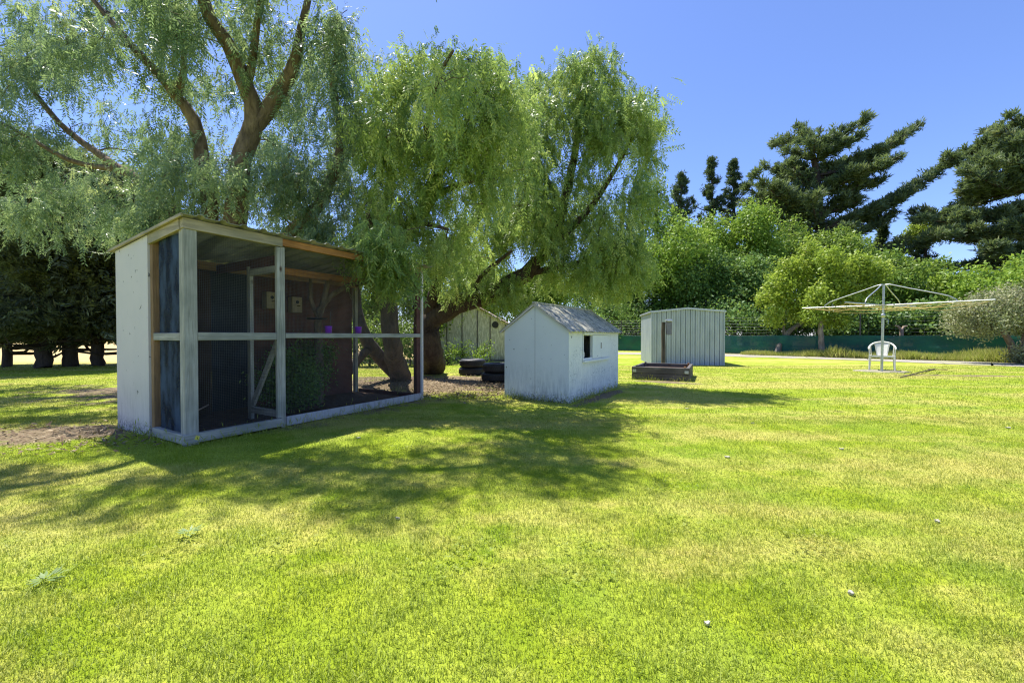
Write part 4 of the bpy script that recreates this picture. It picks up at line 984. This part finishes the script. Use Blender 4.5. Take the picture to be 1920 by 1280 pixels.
ellB = [E(790, 235, 6.4, .75, .7, .68, 36), E(872, 220, 5.8, .48, .6, .55, 30), E(918, 175, 5.6, .16, .3, .22, 6), E(805, 140, 6.4, .26, .3, .24, 8), E(735, 165, 6.4, .2, .3, .35, 7), E(865, 150, 5.8, .2, .3, .22, 6), E(748, 472, 5.6, .32, .2, .22, 26), E(700, 452, 5.4, .25, .18, .13, 12), E(780, 290, 6.8, .85, .8, .75, 44), E(870, 280, 6.2, .65, .6, .7, 34), E(760, 400, 7.0, .75, .6, .6, 38), E(860, 390, 6.6, .7, .6, .6, 34),
        E(730, 250, 7.2, .5, .6, .9, 20), E(720, 440, 7.0, .45, .5, .45, 22), E(835, 470, 7.2, .7, .5, .45, 26), E(940, 300, 6.6, .4, .6, 1.0, 20), E(970, 370, 7.6, .5, .5, 1.2, 26), E(700, 330, 7.3, .45, .5, 1.0, 24), E(655,440,6.9,.4,.3,.25,10), (tuple(Vector((-.7, 4.9, 3.95))), (.55, .3, .25), 10, 0, 1), E(950,190,6.6,.3,.3,.5,8)]
ellB += SH(6.2, [(737, 115), (762, 102), (812, 95), (845, 112), (880, 112), (912, 130), (935, 150), (958, 172), (706, 130), (975, 200), (700, 180), (900, 120), (790, 105), (720, 150), (830, 150)])
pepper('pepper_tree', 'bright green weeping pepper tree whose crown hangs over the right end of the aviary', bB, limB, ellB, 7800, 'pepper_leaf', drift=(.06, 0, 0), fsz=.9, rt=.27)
# right tree with the bent trunk
bC = G(806, 698); bC.z = 0
limC = [([bC, W(808, 650, 9.8), W(806, 605, 9.7), W(832, 583, 9.5), W(880, 562, 9.3), W(935, 543, 9.1), W(985, 512, 8.9), W(1030, 460, 8.8), W(1055, 390, 8.7), W(1075, 300, 8.7), W(1090, 200, 8.6), W(1095, 110, 8.5)], [.38, .29, .26, .24, .22, .20, .17, .13, .10, .08, .05, .02]),
        ([W(806, 610, 9.7), W(815, 540, 9.4), W(850, 470, 9.1), W(900, 400, 8.9), W(930, 310, 8.8), W(955, 220, 8.7)], [.17, .14, .11, .09, .06, .02]),
        ([W(1030, 460, 8.8), W(1090, 410, 8.6), W(1140, 340, 8.5), W(1180, 270, 8.4), W(1205, 215, 8.4)], [.09, .07, .05, .035, .015]),
        ([W(985, 512, 8.9), W(1060, 500, 8.6), W(1130, 470, 8.4), W(1180, 440, 8.3)], [.08, .06, .04, .02]),
        ([W(1055, 390, 8.7), W(1010, 300, 8.8), W(1005, 200, 8.8), W(1000, 150, 8.8)], [.06, .05, .03, .015]),
        ([W(880, 562, 9.3), W(900, 520, 8.8), W(960, 470, 8.4)], [.07, .05, .03])]
ellC = [E(1085, 225, 8.5, .5, .6, .8, 34), E(1093, 145, 8.5, .27, .35, .35, 10), E(1125, 130, 8.5, .12, .2, .25, 4), E(1010, 220, 8.7, .5, .6, .6, 24), E(1000, 150, 8.7, .12, .2, .3, 4), E(1150, 250, 8.4, .6, .7, .9, 30), E(1195, 220, 8.4, .3, .4, .3, 8), E(1050, 320, 8.6, 1.0, .9, .9, 50), E(950, 340, 8.7, .7, .8, 1.0, 34),
        E(1140, 380, 8.4, .8, .8, .8, 44), E(1030, 425, 8.6, 1.1, .9, .55, 54), E(930, 425, 9.1, .9, .7, .55, 38), E(945, 518, 8.7, .5, .35, .22, 14), E(870, 535, 9.0, .4, .3, .22, 9), E(1130, 480, 8.3, .8, .7, .5, 40), E(1180, 460, 8.3, .4, .5, .5, 12), E(870, 462, 9.7, .7, .5, .4, 22), E(1075, 492, 8.7, 1.0, .7, .25, 26), E(960, 215, 8.9, .25, .3, .6, 10)]
ellC += SH(8.5, [(1000, 155), (1040, 145), (1072, 112), (1092, 98), (1128, 112), (1142, 145), (1162, 178), (1200, 205), (1214, 218), (1220, 290), (1212, 250), (1192, 330), (1110, 106), (1175, 215), (1020, 170)])
pepper('pepper_tree', 'weeping pepper tree with thick bent trunk leaning right over the tyres', bC, limC, ellC, 10000, 'pepper_leaf', drift=(.05, 0, 0), rt=.29, bark='bark_dark')  # darker bark puts the shade on this trunk into its colour

# ------------------------------------------------------------------ generic leafy tree
SP = [tpl_spray(rng, 8, .34, .17, .11) for _ in range(8)]; SPs = [tpl_spray(rng, 8, .22, .10, .06) for _ in range(8)]
def leafy(name, label, base, trunk, lobes, nspray, mat, group=None, cat='tree', tpls=SP, bark='bark_dark', nt=14, wind=(0, 0, 0), sc=1.0, sph=.32, seed=1, tonem=.42, shell=.45):
    r = np.random.default_rng(seed)
    tr = empty(name, base, 0, label, cat, group)
    tg = np.concatenate([in_ell(c, np.array(rd) * .8, nt, r, .3) for (c, rd) in lobes])
    mb, tips, dirs = grow(trunk, tg, .012, 8, rk=.014)
    shift_mb(mb, tr.location).build('trunk', bark, tr)
    vol = np.array([rd[0] * rd[1] * rd[2] for c, rd in lobes]) ** .67; ns = (nspray * vol / vol.sum()).astype(int) + 1
    P = []; D = []; TN = []
    for (c, rd), n in zip(lobes, ns):
        u = r.normal(size=(n, 3)); u /= np.linalg.norm(u, axis=1, keepdims=True)
        # lumpy radius: bunches of leaves with gaps between
        k = 9; bc = r.normal(size=(k, 3)); bc /= np.linalg.norm(bc, axis=1, keepdims=True)
        near_ = np.max(u @ bc.T, axis=1); lump = .58 + .56 * np.clip((near_ - .5) / .42, 0, 1)
        rad = lump * r.uniform(shell, 1, n) ** .6
        p = np.array(c) + u * rad[:, None] * np.array(rd) + r.normal(0, .06, (n, 3)); P.append(p)
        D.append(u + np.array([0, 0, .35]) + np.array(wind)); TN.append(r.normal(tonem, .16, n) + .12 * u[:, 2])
    P = np.concatenate(P); D = np.concatenate(D); TN = np.concatenate(TN); m = P[:, 2] > .05; P, D, TN = P[m], D[m], TN[m]
    q, tn = scatter(P, D, tpls, r.uniform(.7, 1.25, len(P)) * sc, r, TN, .15)
    np_mesh('crown', q, tn, mat, tr, tr.location)
    return tr
def autotree(px, y, toppy, wpx, mat, label, n, seed, group='leafy trees behind the fence', botpy=610, depth=1.0, name='leafy_tree', tall=1.0, lob=9, wind=(.1, 0, .1), sc=1.0, **k):
    r = np.random.default_rng(seed)
    top = W(px, toppy, y); bot = W(px, botpy, y); hw = wpx / 2 / F * y; zc = (top.z + bot.z) / 2; hz = (top.z - bot.z) / 2
    base = Vector((top.x, y, 0)); lobes = []
    for i in range(lob):
        a = r.uniform(0, 2 * np.pi); e = r.uniform(-.75, .8); rr = math.sqrt(max(0, 1 - e * e)); s = r.uniform(.36, .5)
        lobes.append(((top.x + math.cos(a) * rr * hw * .62, y + math.sin(a) * rr * hw * .6 * depth, zc + e * hz * .68), (hw * s, hw * s * depth, hz * s * .95)))
    lobes.append(((top.x, y, zc), (hw * .62, hw * .6 * depth, hz * .72))); lobes.append(((top.x + .06 * hw, y, top.z - hz * .3), (hw * .4, hw * .4, hz * .32)))
    tk = [([base, Vector((top.x + r.uniform(-.2, .2), y, zc * .5)), Vector((top.x, y, zc)), Vector((top.x + r.uniform(-.3, .3), y, top.z - hz * .4))], [.05 + hz * .05, .04 + hz * .04, .03 + hz * .025, .03])]
    return leafy(name, label, base, tk, lobes, n, mat, group, seed=seed, wind=wind, sc=sc, **k)
autotree(1245, 30, 388, 190, 'lime_leaf', 'lime green rounded tree rising right beside the weeping tree edge', 3000, 11, botpy=600)
autotree(1330, 31, 405, 120, 'lime_leaf', 'lime green tree in the gap beneath the pair of slim conifers', 2000, 12, botpy=600)
autotree(1400, 30, 384, 130, 'lime_leaf', 'lime green rounded tree above the right end of the zinc shed', 2600, 13, botpy=600)
autotree(1480, 31, 415, 130, 'mid_leaf', 'darker green tree in front of the big pine trunk, left of it', 2200, 14, botpy=600)
autotree(1570, 29, 428, 130, 'mid_leaf', 'mid green tree just below the foot of the big pine', 2200, 15, botpy=600)
autotree(1130, 33, 455, 170, 'deep_leaf', 'dark green tree behind the gap between playhouse and weeping foliage', 2600, 16, botpy=622)
autotree(1225, 30.5, 475, 140, 'deep_leaf', 'dark green bushy tree directly behind the left side of the zinc shed', 2400, 17, botpy=624)
autotree(1315, 28.5, 468, 140, 'deep_leaf', 'dark green bushy tree directly behind the middle of the zinc shed', 2400, 18, botpy=624)
autotree(1400, 27, 480, 120, 'deep_leaf', 'dark green bushy tree just right of the zinc shed', 2200, 19, botpy=624)
autotree(1660, 25, 475, 130, 'mid_leaf', 'mid green tree directly behind the top of the clothesline', 2200, 20, botpy=615)
autotree(1745, 25, 492, 120, 'mid_leaf', 'mid green tree behind the right arm of the clothesline', 2000, 21, botpy=615)
autotree(1825, 23, 505, 130, 'lime_leaf', 'bright green tree behind the silvery shrub, left of it', 2000, 22, botpy=615)
autotree(1915, 23, 478, 130, 'lime_leaf', 'bright green tree cut by the right edge behind the silvery shrub', 2200, 23, botpy=620)
autotree(1990, 24, 470, 130, 'lime_leaf', 'bright green tree outside the right edge', 1200, 24, botpy=620)
autotree(1010, 26, 500, 150, 'mid_leaf', 'mid green tree seen under the bent trunk behind the playhouse roof', 2200, 25, botpy=625)
autotree(900, 25, 480, 160, 'mid_leaf', 'mid green tree behind the old outbuilding roof', 2000, 26, botpy=625)
autotree(790, 16, 480, 130, 'mid_leaf', 'bright bush tree seen beyond the right end of the aviary', 1500, 27, botpy=640, tpls=SPs, sc=1.2)
autotree(700, 17, 470, 150, 'mid_leaf', 'green tree seen through the end mesh of the aviary', 1500, 28, botpy=640, tpls=SPs, sc=1.2)
autotree(1470, 23.5, 575, 150, 'deep_leaf', 'low dark shrub behind the fence left of the thin trees', 1200, 29, botpy=650, name='shrub')
autotree(1620, 23, 560, 140, 'deep_leaf', 'low dark shrub behind the fence left of the clothesline pole', 1200, 30, botpy=650, name='shrub')
autotree(1730, 21.5, 570, 150, 'deep_leaf', 'low dark shrub behind the fence right of the clothesline pole', 1300, 31, botpy=650, name='shrub')
autotree(1850, 19.5, 575, 150, 'deep_leaf', 'low dark shrub behind the fence under the silvery shrub', 1200, 32, botpy=650, name='shrub')
autotree(1330, 26.5, 560, 240, 'deep_leaf', 'low dark shrub directly behind the zinc shed roof', 1200, 33, botpy=655, name='shrub')
autotree(1190, 31, 560, 120, 'deep_leaf', 'low dark shrub behind the shade cloth just left of the zinc shed', 900, 35, botpy=655, name='shrub')
autotree(1130, 30.5, 560, 200, 'deep_leaf', 'low dark shrub behind the shade cloth next to the playhouse', 1200, 34, botpy=655, name='shrub')

# small garden trees by the path
def small(label, base, stems, lobes, n, mat, seed, bark='bark_grey', sc=.8, tonem=.5):
    lobes = [(c, (a * .85, b * .8, d * .85)) for c, (a, b, d) in lobes]; n = int(n * .72)
    return leafy('garden_tree', label, base, stems, lobes, n, mat, 'small garden trees by the path', tpls=SP, bark=bark, seed=seed, sc=sc, tonem=tonem, nt=10)
L3 = lambda px, py, y, a, b, c: (tuple(W(px, py, y)), (a, b, c))
b1 = G(1455, 665.5); yb = b1.y
small('slim garden tree with forked leaning trunk and yellow green crown', b1, [([b1, W(1466, 640, yb), W(1484, 618, yb), W(1508, 600, yb), W(1520, 560, yb)], [.17, .13, .11, .07, .04]), ([W(1472, 630, yb), W(1468, 610, yb), W(1475, 580, yb)], [.08, .06, .04])],
      [L3(1462, 535, yb, .7, .7, .6), L3(1496, 505, yb, .7, .7, .6), L3(1480, 565, yb, .8, .7, .5), L3(1525, 545, yb, .7, .7, .6), L3(1437, 560, yb, .5, .5, .4), L3(1518, 470, yb, .4, .5, .5), L3(1452, 595, yb, .5, .5, .35), L3(1500, 590, yb, .5, .5, .35), L3(1530, 495, yb, .5, .5, .5), L3(1475, 500, yb, .4, .5, .4)], 1700, 'gold_leaf', 41)
b2 = G(1544, 668.5); yb2 = b2.y
small('slim garden tree with straight upright trunk left of the clothesline', b2, [([b2, W(1540, 640, yb2), W(1538, 600, yb2), W(1540, 550, yb2)], [.15, .12, .10, .05])],
      [L3(1540, 560, yb2, .75, .7, .6), L3(1578, 525, yb2, .8, .7, .6), L3(1556, 485, yb2, .5, .6, .5), L3(1612, 498, yb2, .6, .6, .55), L3(1525, 592, yb2, .5, .5, .3), L3(1632, 535, yb2, .6, .6, .5), L3(1570, 598, yb2, .6, .5, .35), L3(1595, 560, yb2, .6, .6, .45), L3(1650, 505, yb2, .35, .4, .4)], 1900, 'gold_leaf', 42, bark='bark_grey', tonem=.36)
b3 = G(1912, 681); y3 = b3.y
leafy('silver_shrub', 'large silvery grey shrub with leaning trunk at the right edge of the lawn', b3, [([b3, W(1898, 655, y3), W(1888, 630, y3), W(1870, 600, y3)], [.13, .11, .09, .05]), ([b3 + Vector((.1, .1, 0)), W(1915, 650, y3), W(1925, 610, y3)], [.09, .07, .04])],
      [L3(1830, 600, y3, .75, .8, .6), L3(1870, 580, y3, .8, .8, .65), L3(1910, 565, y3, .7, .8, .6), L3(1840, 615, y3, .45, .5, .25), L3(1925, 595, y3, .7, .7, .45), L3(1950, 590, y3, .8, .8, .7), L3(1810, 580, y3, .3, .4, .3)], 3200, 'silver_leaf', tpls=SPs, bark='bark', cat='shrub', seed=43, sc=.75, tonem=.5)
lw = G(1925, 683); leafy('low_bush', 'small grey green bush at the foot of the silvery shrub', lw, [([lw, lw + Vector((0, 0, .3))], [.03, .02])], [((lw.x, lw.y, .3), (.4, .4, .3))], 260, 'silver_leaf', tpls=SPs, cat='bush', seed=44, sc=.7)
# forked dead branch beyond the fence
p = W(1690, 640, 19.5); p.z = 0; mb = MB()
mb.tube([(0, 0, 0), (0, 0, .9), (.0, 0, 1.25)], [.09, .08, .08], 8); mb.tube([(0, 0, 1.2), (-.12, 0, 1.4), (-.28, 0, 1.48)], [.07, .05, .02], 7); mb.tube([(0, 0, 1.2), (.1, 0, 1.42), (.28, 0, 1.46)], [.07, .05, .02], 7)
o = mb.build('tree_stump', 'dead_wood'); o.location = p; tag(o, 'pale forked dead stump standing behind the shade cloth', 'stump')

# ------------------------------------------------------------------ pines
TU = [tpl_tuft(rng, 9, .40, .075, .85) for _ in range(8)]
def pine(name, label, trunk, tr_r, branches, mat='pine_needle', dens=6.5, r=None, group='pines and conifers on the skyline', thick=.42, sc=1.0, seed=3, spread=1.9):
    r = np.random.default_rng(seed); base = Vector(trunk[0]); tr = empty(name, base, 0, label, 'conifer', group)
    mb = MB(); P_, Q_ = smooth_line(trunk, tr_r, .8); mb.tube(P_, Q_, 9, wob=.05); P = []; D = []; TN = []
    for (a, b) in branches:
        a = Vector(a); b = Vector(b); L = (b - a).length; dr_ = (b - a).normalized(); mid_ = (a + b) / 2 - Vector((0, 0, .08 * L))
        pl, ql = smooth_line([a, mid_, b], [.05 + .012 * L, .04 + .007 * L, .02], .6); mb.tube(pl, ql, 5, cap=False)
        side = dr_.cross(Vector((0, 0, 1))).normalized(); n = int(L * dens * 7)
        for k in range(max(3, int(L * 2.1))):     # side branchlets
            f_ = random.uniform(.25, 1.0); q0 = Vector(pl[int(f_ * (len(pl) - 1))]); sl_ = (1 - f_ * .7) * spread * random.uniform(.5, 1.2) * min(1, L / 4)
            sd = side * random.choice((-1, 1)) + dr_ * random.uniform(.2, .9) + Vector((0, 0, random.uniform(.05, .45))); sd.normalize(); q1 = q0 + sd * sl_
            mb.tube([q0, q1], [.025, .01], 3, cap=False)
            m = int(7 + sl_ * 13 * dens / 5.5)
            t_ = r.uniform(.15, 1.05, m)[:, None]; P.append(np.array(q0) * (1 - t_) + np.array(q1) * t_ + r.normal(0, .20, (m, 3)) * thick / .55); D.append(np.tile(np.array(sd) + [0, 0, .55], (m, 1)) + r.normal(0, .25, (m, 3))); TN.append(np.full(m, r.normal(.45, .18)))
        m = int(L * dens * 1.3); t_ = (r.uniform(.12, 1.0, m) ** .7)[:, None]; ii = (t_[:, 0] * (len(pl) - 1)).astype(int)
        P.append(np.array([tuple(pl[i]) for i in ii]) + r.normal(0, .16, (m, 3)) + [0, 0, .08]); D.append(np.tile(np.array(dr_) * .7 + [0, 0, .7], (m, 1)) + r.normal(0, .3, (m, 3))); TN.append(r.normal(.4, .15, m))
    shift_mb(mb, base).build('trunk', 'bark_dark', tr)
    P = np.concatenate(P); D = np.concatenate(D); TN = np.concatenate(TN)
    q, tn = scatter(P, D, TU, r.uniform(.8, 1.3, len(P)) * sc, r, TN, .12); np_mesh('crown', q, tn, mat, tr, base)
YP = 36
def jit(v, d=2.2): return Vector(v) + Vector((0, random.uniform(-d, d), 0))
trk = [Vector((W(1542, 640, YP).x, YP, 0)), W(1541, 520, YP), W(1538, 430, YP), W(1532, 340, YP), W(1522, 280, YP), W(1512, 240, YP)]
br = []
for a, b in [((1530, 330), (1706, 245)), ((1530, 330), (1660, 285)), ((1538, 425), (1750, 320)), ((1538, 435), (1700, 368)), ((1524, 285), (1602, 236)), ((1524, 285), (1575, 243)), ((1520, 262), (1545, 232)), ((1524, 285), (1487, 248)),
             ((1530, 320), (1452, 292)), ((1532, 345), (1455, 316)), ((1526, 300), (1470, 275)), ((1533, 350), (1640, 318)), ((1533, 360), (1642, 345)), ((1530, 320), (1610, 290)), ((1535, 390), (1470, 352)), ((1538, 415), (1385, 342)), ((1538, 430), (1400, 372)),
             ((1538, 440), (1430, 400)), ((1540, 450), (1640, 400)), ((1540, 460), (1670, 400)), ((1540, 470), (1450, 430)), ((1535, 390), (1600, 375)), ((1534, 370), (1480, 335)), ((1526, 300), (1585, 270)), ((1530, 335), (1690, 262)), ((1538, 430), (1728, 338)),
             ((1541, 480), (1640, 440)), ((1541, 490), (1590, 450)), ((1540, 470), (1500, 440)), ((1512, 245), (1508, 228)), ((1541, 500), (1690, 462)), ((1541, 505), (1720, 440)), ((1535, 400), (1500, 370)), ((1535, 400), (1590, 350)), ((1530, 340), (1560, 300)), ((1541, 500), (1420, 450)), ((1538, 410), (1395, 350)), ((1538, 430), (1440, 372)), ((1538, 400), (1425, 360)), ((1536, 380), (1460, 340)), ((1530, 330), (1470, 300)), ((1524, 290), (1500, 262)), ((1528, 310), (1555, 275)), ((1533, 360), (1590, 330)), ((1536, 400), (1620, 372))]:
    br.append((W(*a, YP), jit(W(*b, YP), 2.6)))
    if random.random() < .5: br.append((W(*a, YP), jit(W((a[0] * .3 + b[0] * .7), (a[1] * .35 + b[1] * .65), YP), 4.5)))
pine('pine_tree', 'big dark pine with wind swept branches reaching up to the right', trk, [.5, .45, .38, .28, .18, .06], br, seed=51)
YQ = 30
trk = [Vector((W(1945, 640, YQ).x, YQ, 0)), W(1945, 500, YQ), W(1942, 380, YQ), W(1935, 280, YQ), W(1925, 215, YQ)]
br = []
for a, b in [((1930, 260), (1860, 248)), ((1925, 230), (1895, 212)), ((1932, 270), (1835, 262)), ((1936, 300), (1805, 305)), ((1936, 310), (1800, 275)), ((1940, 350), (1760, 338)), ((1940, 340), (1790, 318)), ((1942, 390), (1745, 405)), ((1942, 400), (1760, 380)),
             ((1942, 420), (1742, 440)), ((1942, 440), (1780, 430)), ((1944, 470), (1765, 498)), ((1944, 480), (1790, 470)), ((1944, 520), (1790, 545)), ((1936, 300), (1870, 300)), ((1940, 350), (1850, 360)), ((1942, 400), (1850, 410)), ((1944, 470), (1860, 470)), ((1944, 500), (1850, 520)),
             ((1930, 250), (1990, 240)), ((1936, 300), (2060, 290)), ((1940, 360), (2090, 350)), ((1944, 430), (2100, 430)), ((1930, 240), (1910, 215)), ((1936, 320), (1890, 330)), ((1942, 380), (1900, 390)), ((1942, 440), (1900, 440)), ((1944, 500), (1900, 480)), ((1930, 262), (1880, 275)), ((1936, 330), (1830, 350))]:
    br.append((W(*a, YQ), jit(W(*b, YQ), 2.4)))
    if random.random() < .75: br.append((W(*a, YQ), jit(W(a[0] * .25 + b[0] * .75, a[1] * .3 + b[1] * .7, YQ), 4)))
pine('pine_tree', 'broad dark pine with layered branches cut off by the right edge', trk, [.5, .45, .38, .25, .08], br, seed=52, dens=6.5)
def auto_con(px, y, top, w0, label, seed, nb=64, mat='conifer_needle', bot=500):
    random.seed(seed); trk = [Vector((W(px, 640, y).x, y, 0)), W(px, bot, y), W(px, (bot + top) / 2, y), W(px, top, y)]; br = []
    for k in range(nb):
        f_ = (k + .5) / nb; py = top + 4 + (bot - top) * f_ ** 1.2; az = random.uniform(0, 2 * math.pi); ww = w0 / F * y * (.04 + .96 * f_ ** 1.05) * random.uniform(.6, 1.15)
        a = W(px, py + 4, y); br.append((a, a + Vector((math.cos(az) * ww, math.sin(az) * ww * .8, ww * .35 + .1))))
    pine('conifer', label, trk, [.3, .22, .14, .03], br, mat, dens=5, seed=seed, spread=.8, thick=.3, sc=.75)
auto_con(1335, 42, 292, 62, 'slim dark conifer, left one of the pair of narrow tops', 61)
auto_con(1376, 42, 296, 62, 'slim dark conifer, right one of the pair of narrow tops', 62)
auto_con(1277, 40, 322, 62, 'dark conifer standing closest to the weeping pepper tree', 63)
auto_con(1655, 38, 415, 60, 'brownish low conifer between the two big pines', 64, bot=600)
auto_con(1720, 37, 405, 60, 'low dark conifer left of the broad pine', 65, bot=600)
auto_con(1430, 41, 345, 50, 'dark conifer behind the lime green tree left of the big pine', 66)
random.seed(99)
autotree(1738, 36, 398, 60, 'gold_leaf', 'small rusty green tree top between the two pines', 700, 67, botpy=470)
autotree(1205, 30.5, 318, 40, 'pepper_leaf', 'thin wispy tree top right of the weeping tree', 260, 68, botpy=480)
autotree(1232, 31, 312, 44, 'pepper_leaf', 'thin wispy pale tree top next to the dark conifer', 260, 69, botpy=480)

for i, (x_, y_, lab_) in enumerate(((-4.6, 13.2, 'rounded green bush seen through the end mesh left of the stem'), (-3.4, 13.6, 'rounded green bush seen between the stem and the end post'), (-5.9, 13.4, 'rounded green bush behind the aviary flight'))):
    leafy('garden_bush', lab_, (x_, y_, 0), [([(x_, y_, 0), (x_, y_, .6)], [.03, .02])], [((x_, y_, .6), (.7, .5, .55)), ((x_ + .3, y_, 1.1), (.5, .4, .5)), ((x_ - .3, y_, 1.0), (.4, .4, .4))], 420, 'mid_leaf', 'bushes beyond the end of the aviary', cat='bush', tpls=SPs, seed=95 + i, sc=.9)
for i, (px_, py_, lab_) in enumerate(((838, 684, 'scrubby bush at the foot of the bent trunk before the outbuilding'), (905, 681, 'scrubby bush growing against the middle of the outbuilding wall'), (865, 680, 'thin twiggy bush between two others at the outbuilding wall'))):
    q_ = G(px_, py_); leafy('scrub_bush', lab_, q_, [([q_, q_ + Vector((.05, 0, .5))], [.02, .01])], [((q_.x, q_.y, .25), (.32, .3, .25)), ((q_.x + .15, q_.y, .55), (.18, .2, .3)), ((q_.x - .2, q_.y, .35), (.2, .2, .2))], 75, 'mid_leaf', 'scrubby bushes by the outbuilding', cat='bush', tpls=SPs, seed=90 + i, sc=.7)
# ------------------------------------------------------------------ macrocarpa row at the left
FT = [tpl_flat(rng, 14, .36, .05) for _ in range(8)]
def hedge(px, pw_, y, top, label, seed, lean=0, n=3000, w_=1.65, tnt=.35):
    r = np.random.default_rng(seed); random.seed(seed); base = Vector((W(px, 640, y).x, y, 0)); rad = pw_ / 2 / F * y * .82
    th_ = W(px, top, y).z; trk = [([base, base + Vector((0, 0, .25)), base + Vector((lean * .3, 0, 1.3)), base + Vector((lean, 0, 3)), base + Vector((lean, 0, th_ * .9))], [rad * 1.1, rad * .98, rad * .9, rad * .7, .04])]
    for k in range(7):
        az = random.uniform(0, 2 * math.pi); z0 = random.uniform(.3, 1.2); L = random.uniform(.8, 1.7)
        trk.append(([base + Vector((0, 0, z0)), base + Vector((math.cos(az) * L * .5, math.sin(az) * L * .5, z0 + .0)), base + Vector((math.cos(az) * L, math.sin(az) * L, z0 + random.uniform(.0, .7)))], [.06, .04, .015]))
    tr = empty('hedge_tree', base, 0, label, 'tree', 'dark row of trees left of the aviary')
    nl = 60; z = r.uniform(1.0, th_, nl); az = r.uniform(0, 2 * np.pi, nl); wr = w_ * (1.0 - .25 * ((z - .9) / th_)) * r.uniform(.35, 1, nl)
    tg = np.stack([base.x + lean + np.cos(az) * wr, base.y + np.sin(az) * wr * .8, z], 1)
    mb, tips, dirs = grow(trk, tg, .01, 9, lift=.08, rk=.016); shift_mb(mb, base).build('trunk', 'bark_dark', tr)
    idx = r.integers(0, len(tips), n); P = tips[idx] + r.normal(0, 1, (n, 3)) * [.38, .38, .22]; m = P[:, 2] > .62 + .12 * np.sin(P[:, 0] * 3.1); P = P[m]; idx = idx[m]; n = len(P)
    D = (P - np.array([base.x, base.y, 0])) * [1, 1, 0]; D /= (np.linalg.norm(D, axis=1, keepdims=True) + 1e-6); D[:, 2] = r.normal(-.02, .25, n); D += r.normal(0, .2, (n, 3))
    q, tn = scatter(P, D, FT, r.uniform(.6, 1.15, n), r, r.normal(tnt, .16, len(tips))[idx], .15); np_mesh('crown', q, tn, 'hedge_leaf', tr, base)
hedge(14, 17, 13.0, 262, 'dark hedge tree with slim trunk at the left edge', 71)
hedge(80, 30, 12.6, 290, 'dark hedge tree with the thickest trunk, second from the left edge', 72)
hedge(132, 28, 13.2, 310, 'dark hedge tree with thick trunk, third from the left edge', 73)
hedge(183, 24, 13.4, 345, 'dark hedge tree with trunk nearest the white aviary wall', 74)
hedge(235, 22, 13.8, 390, 'dark hedge tree hidden low behind the aviary end wall', 75)
hedge(-60, 26, 13.0, 320, 'dark hedge tree standing just outside the left edge', 76, n=1800)
hedge(300, 22, 14.4, 440, 'dark hedge tree with its crown behind the aviary roof corner', 77, n=2600)
hedge(400, 22, 15.0, 440, 'dark hedge tree hidden behind the middle of the aviary', 78, n=2600)
hedge(500, 22, 15.6, 450, 'dark hedge tree hidden behind the aviary flight', 79, n=2600)
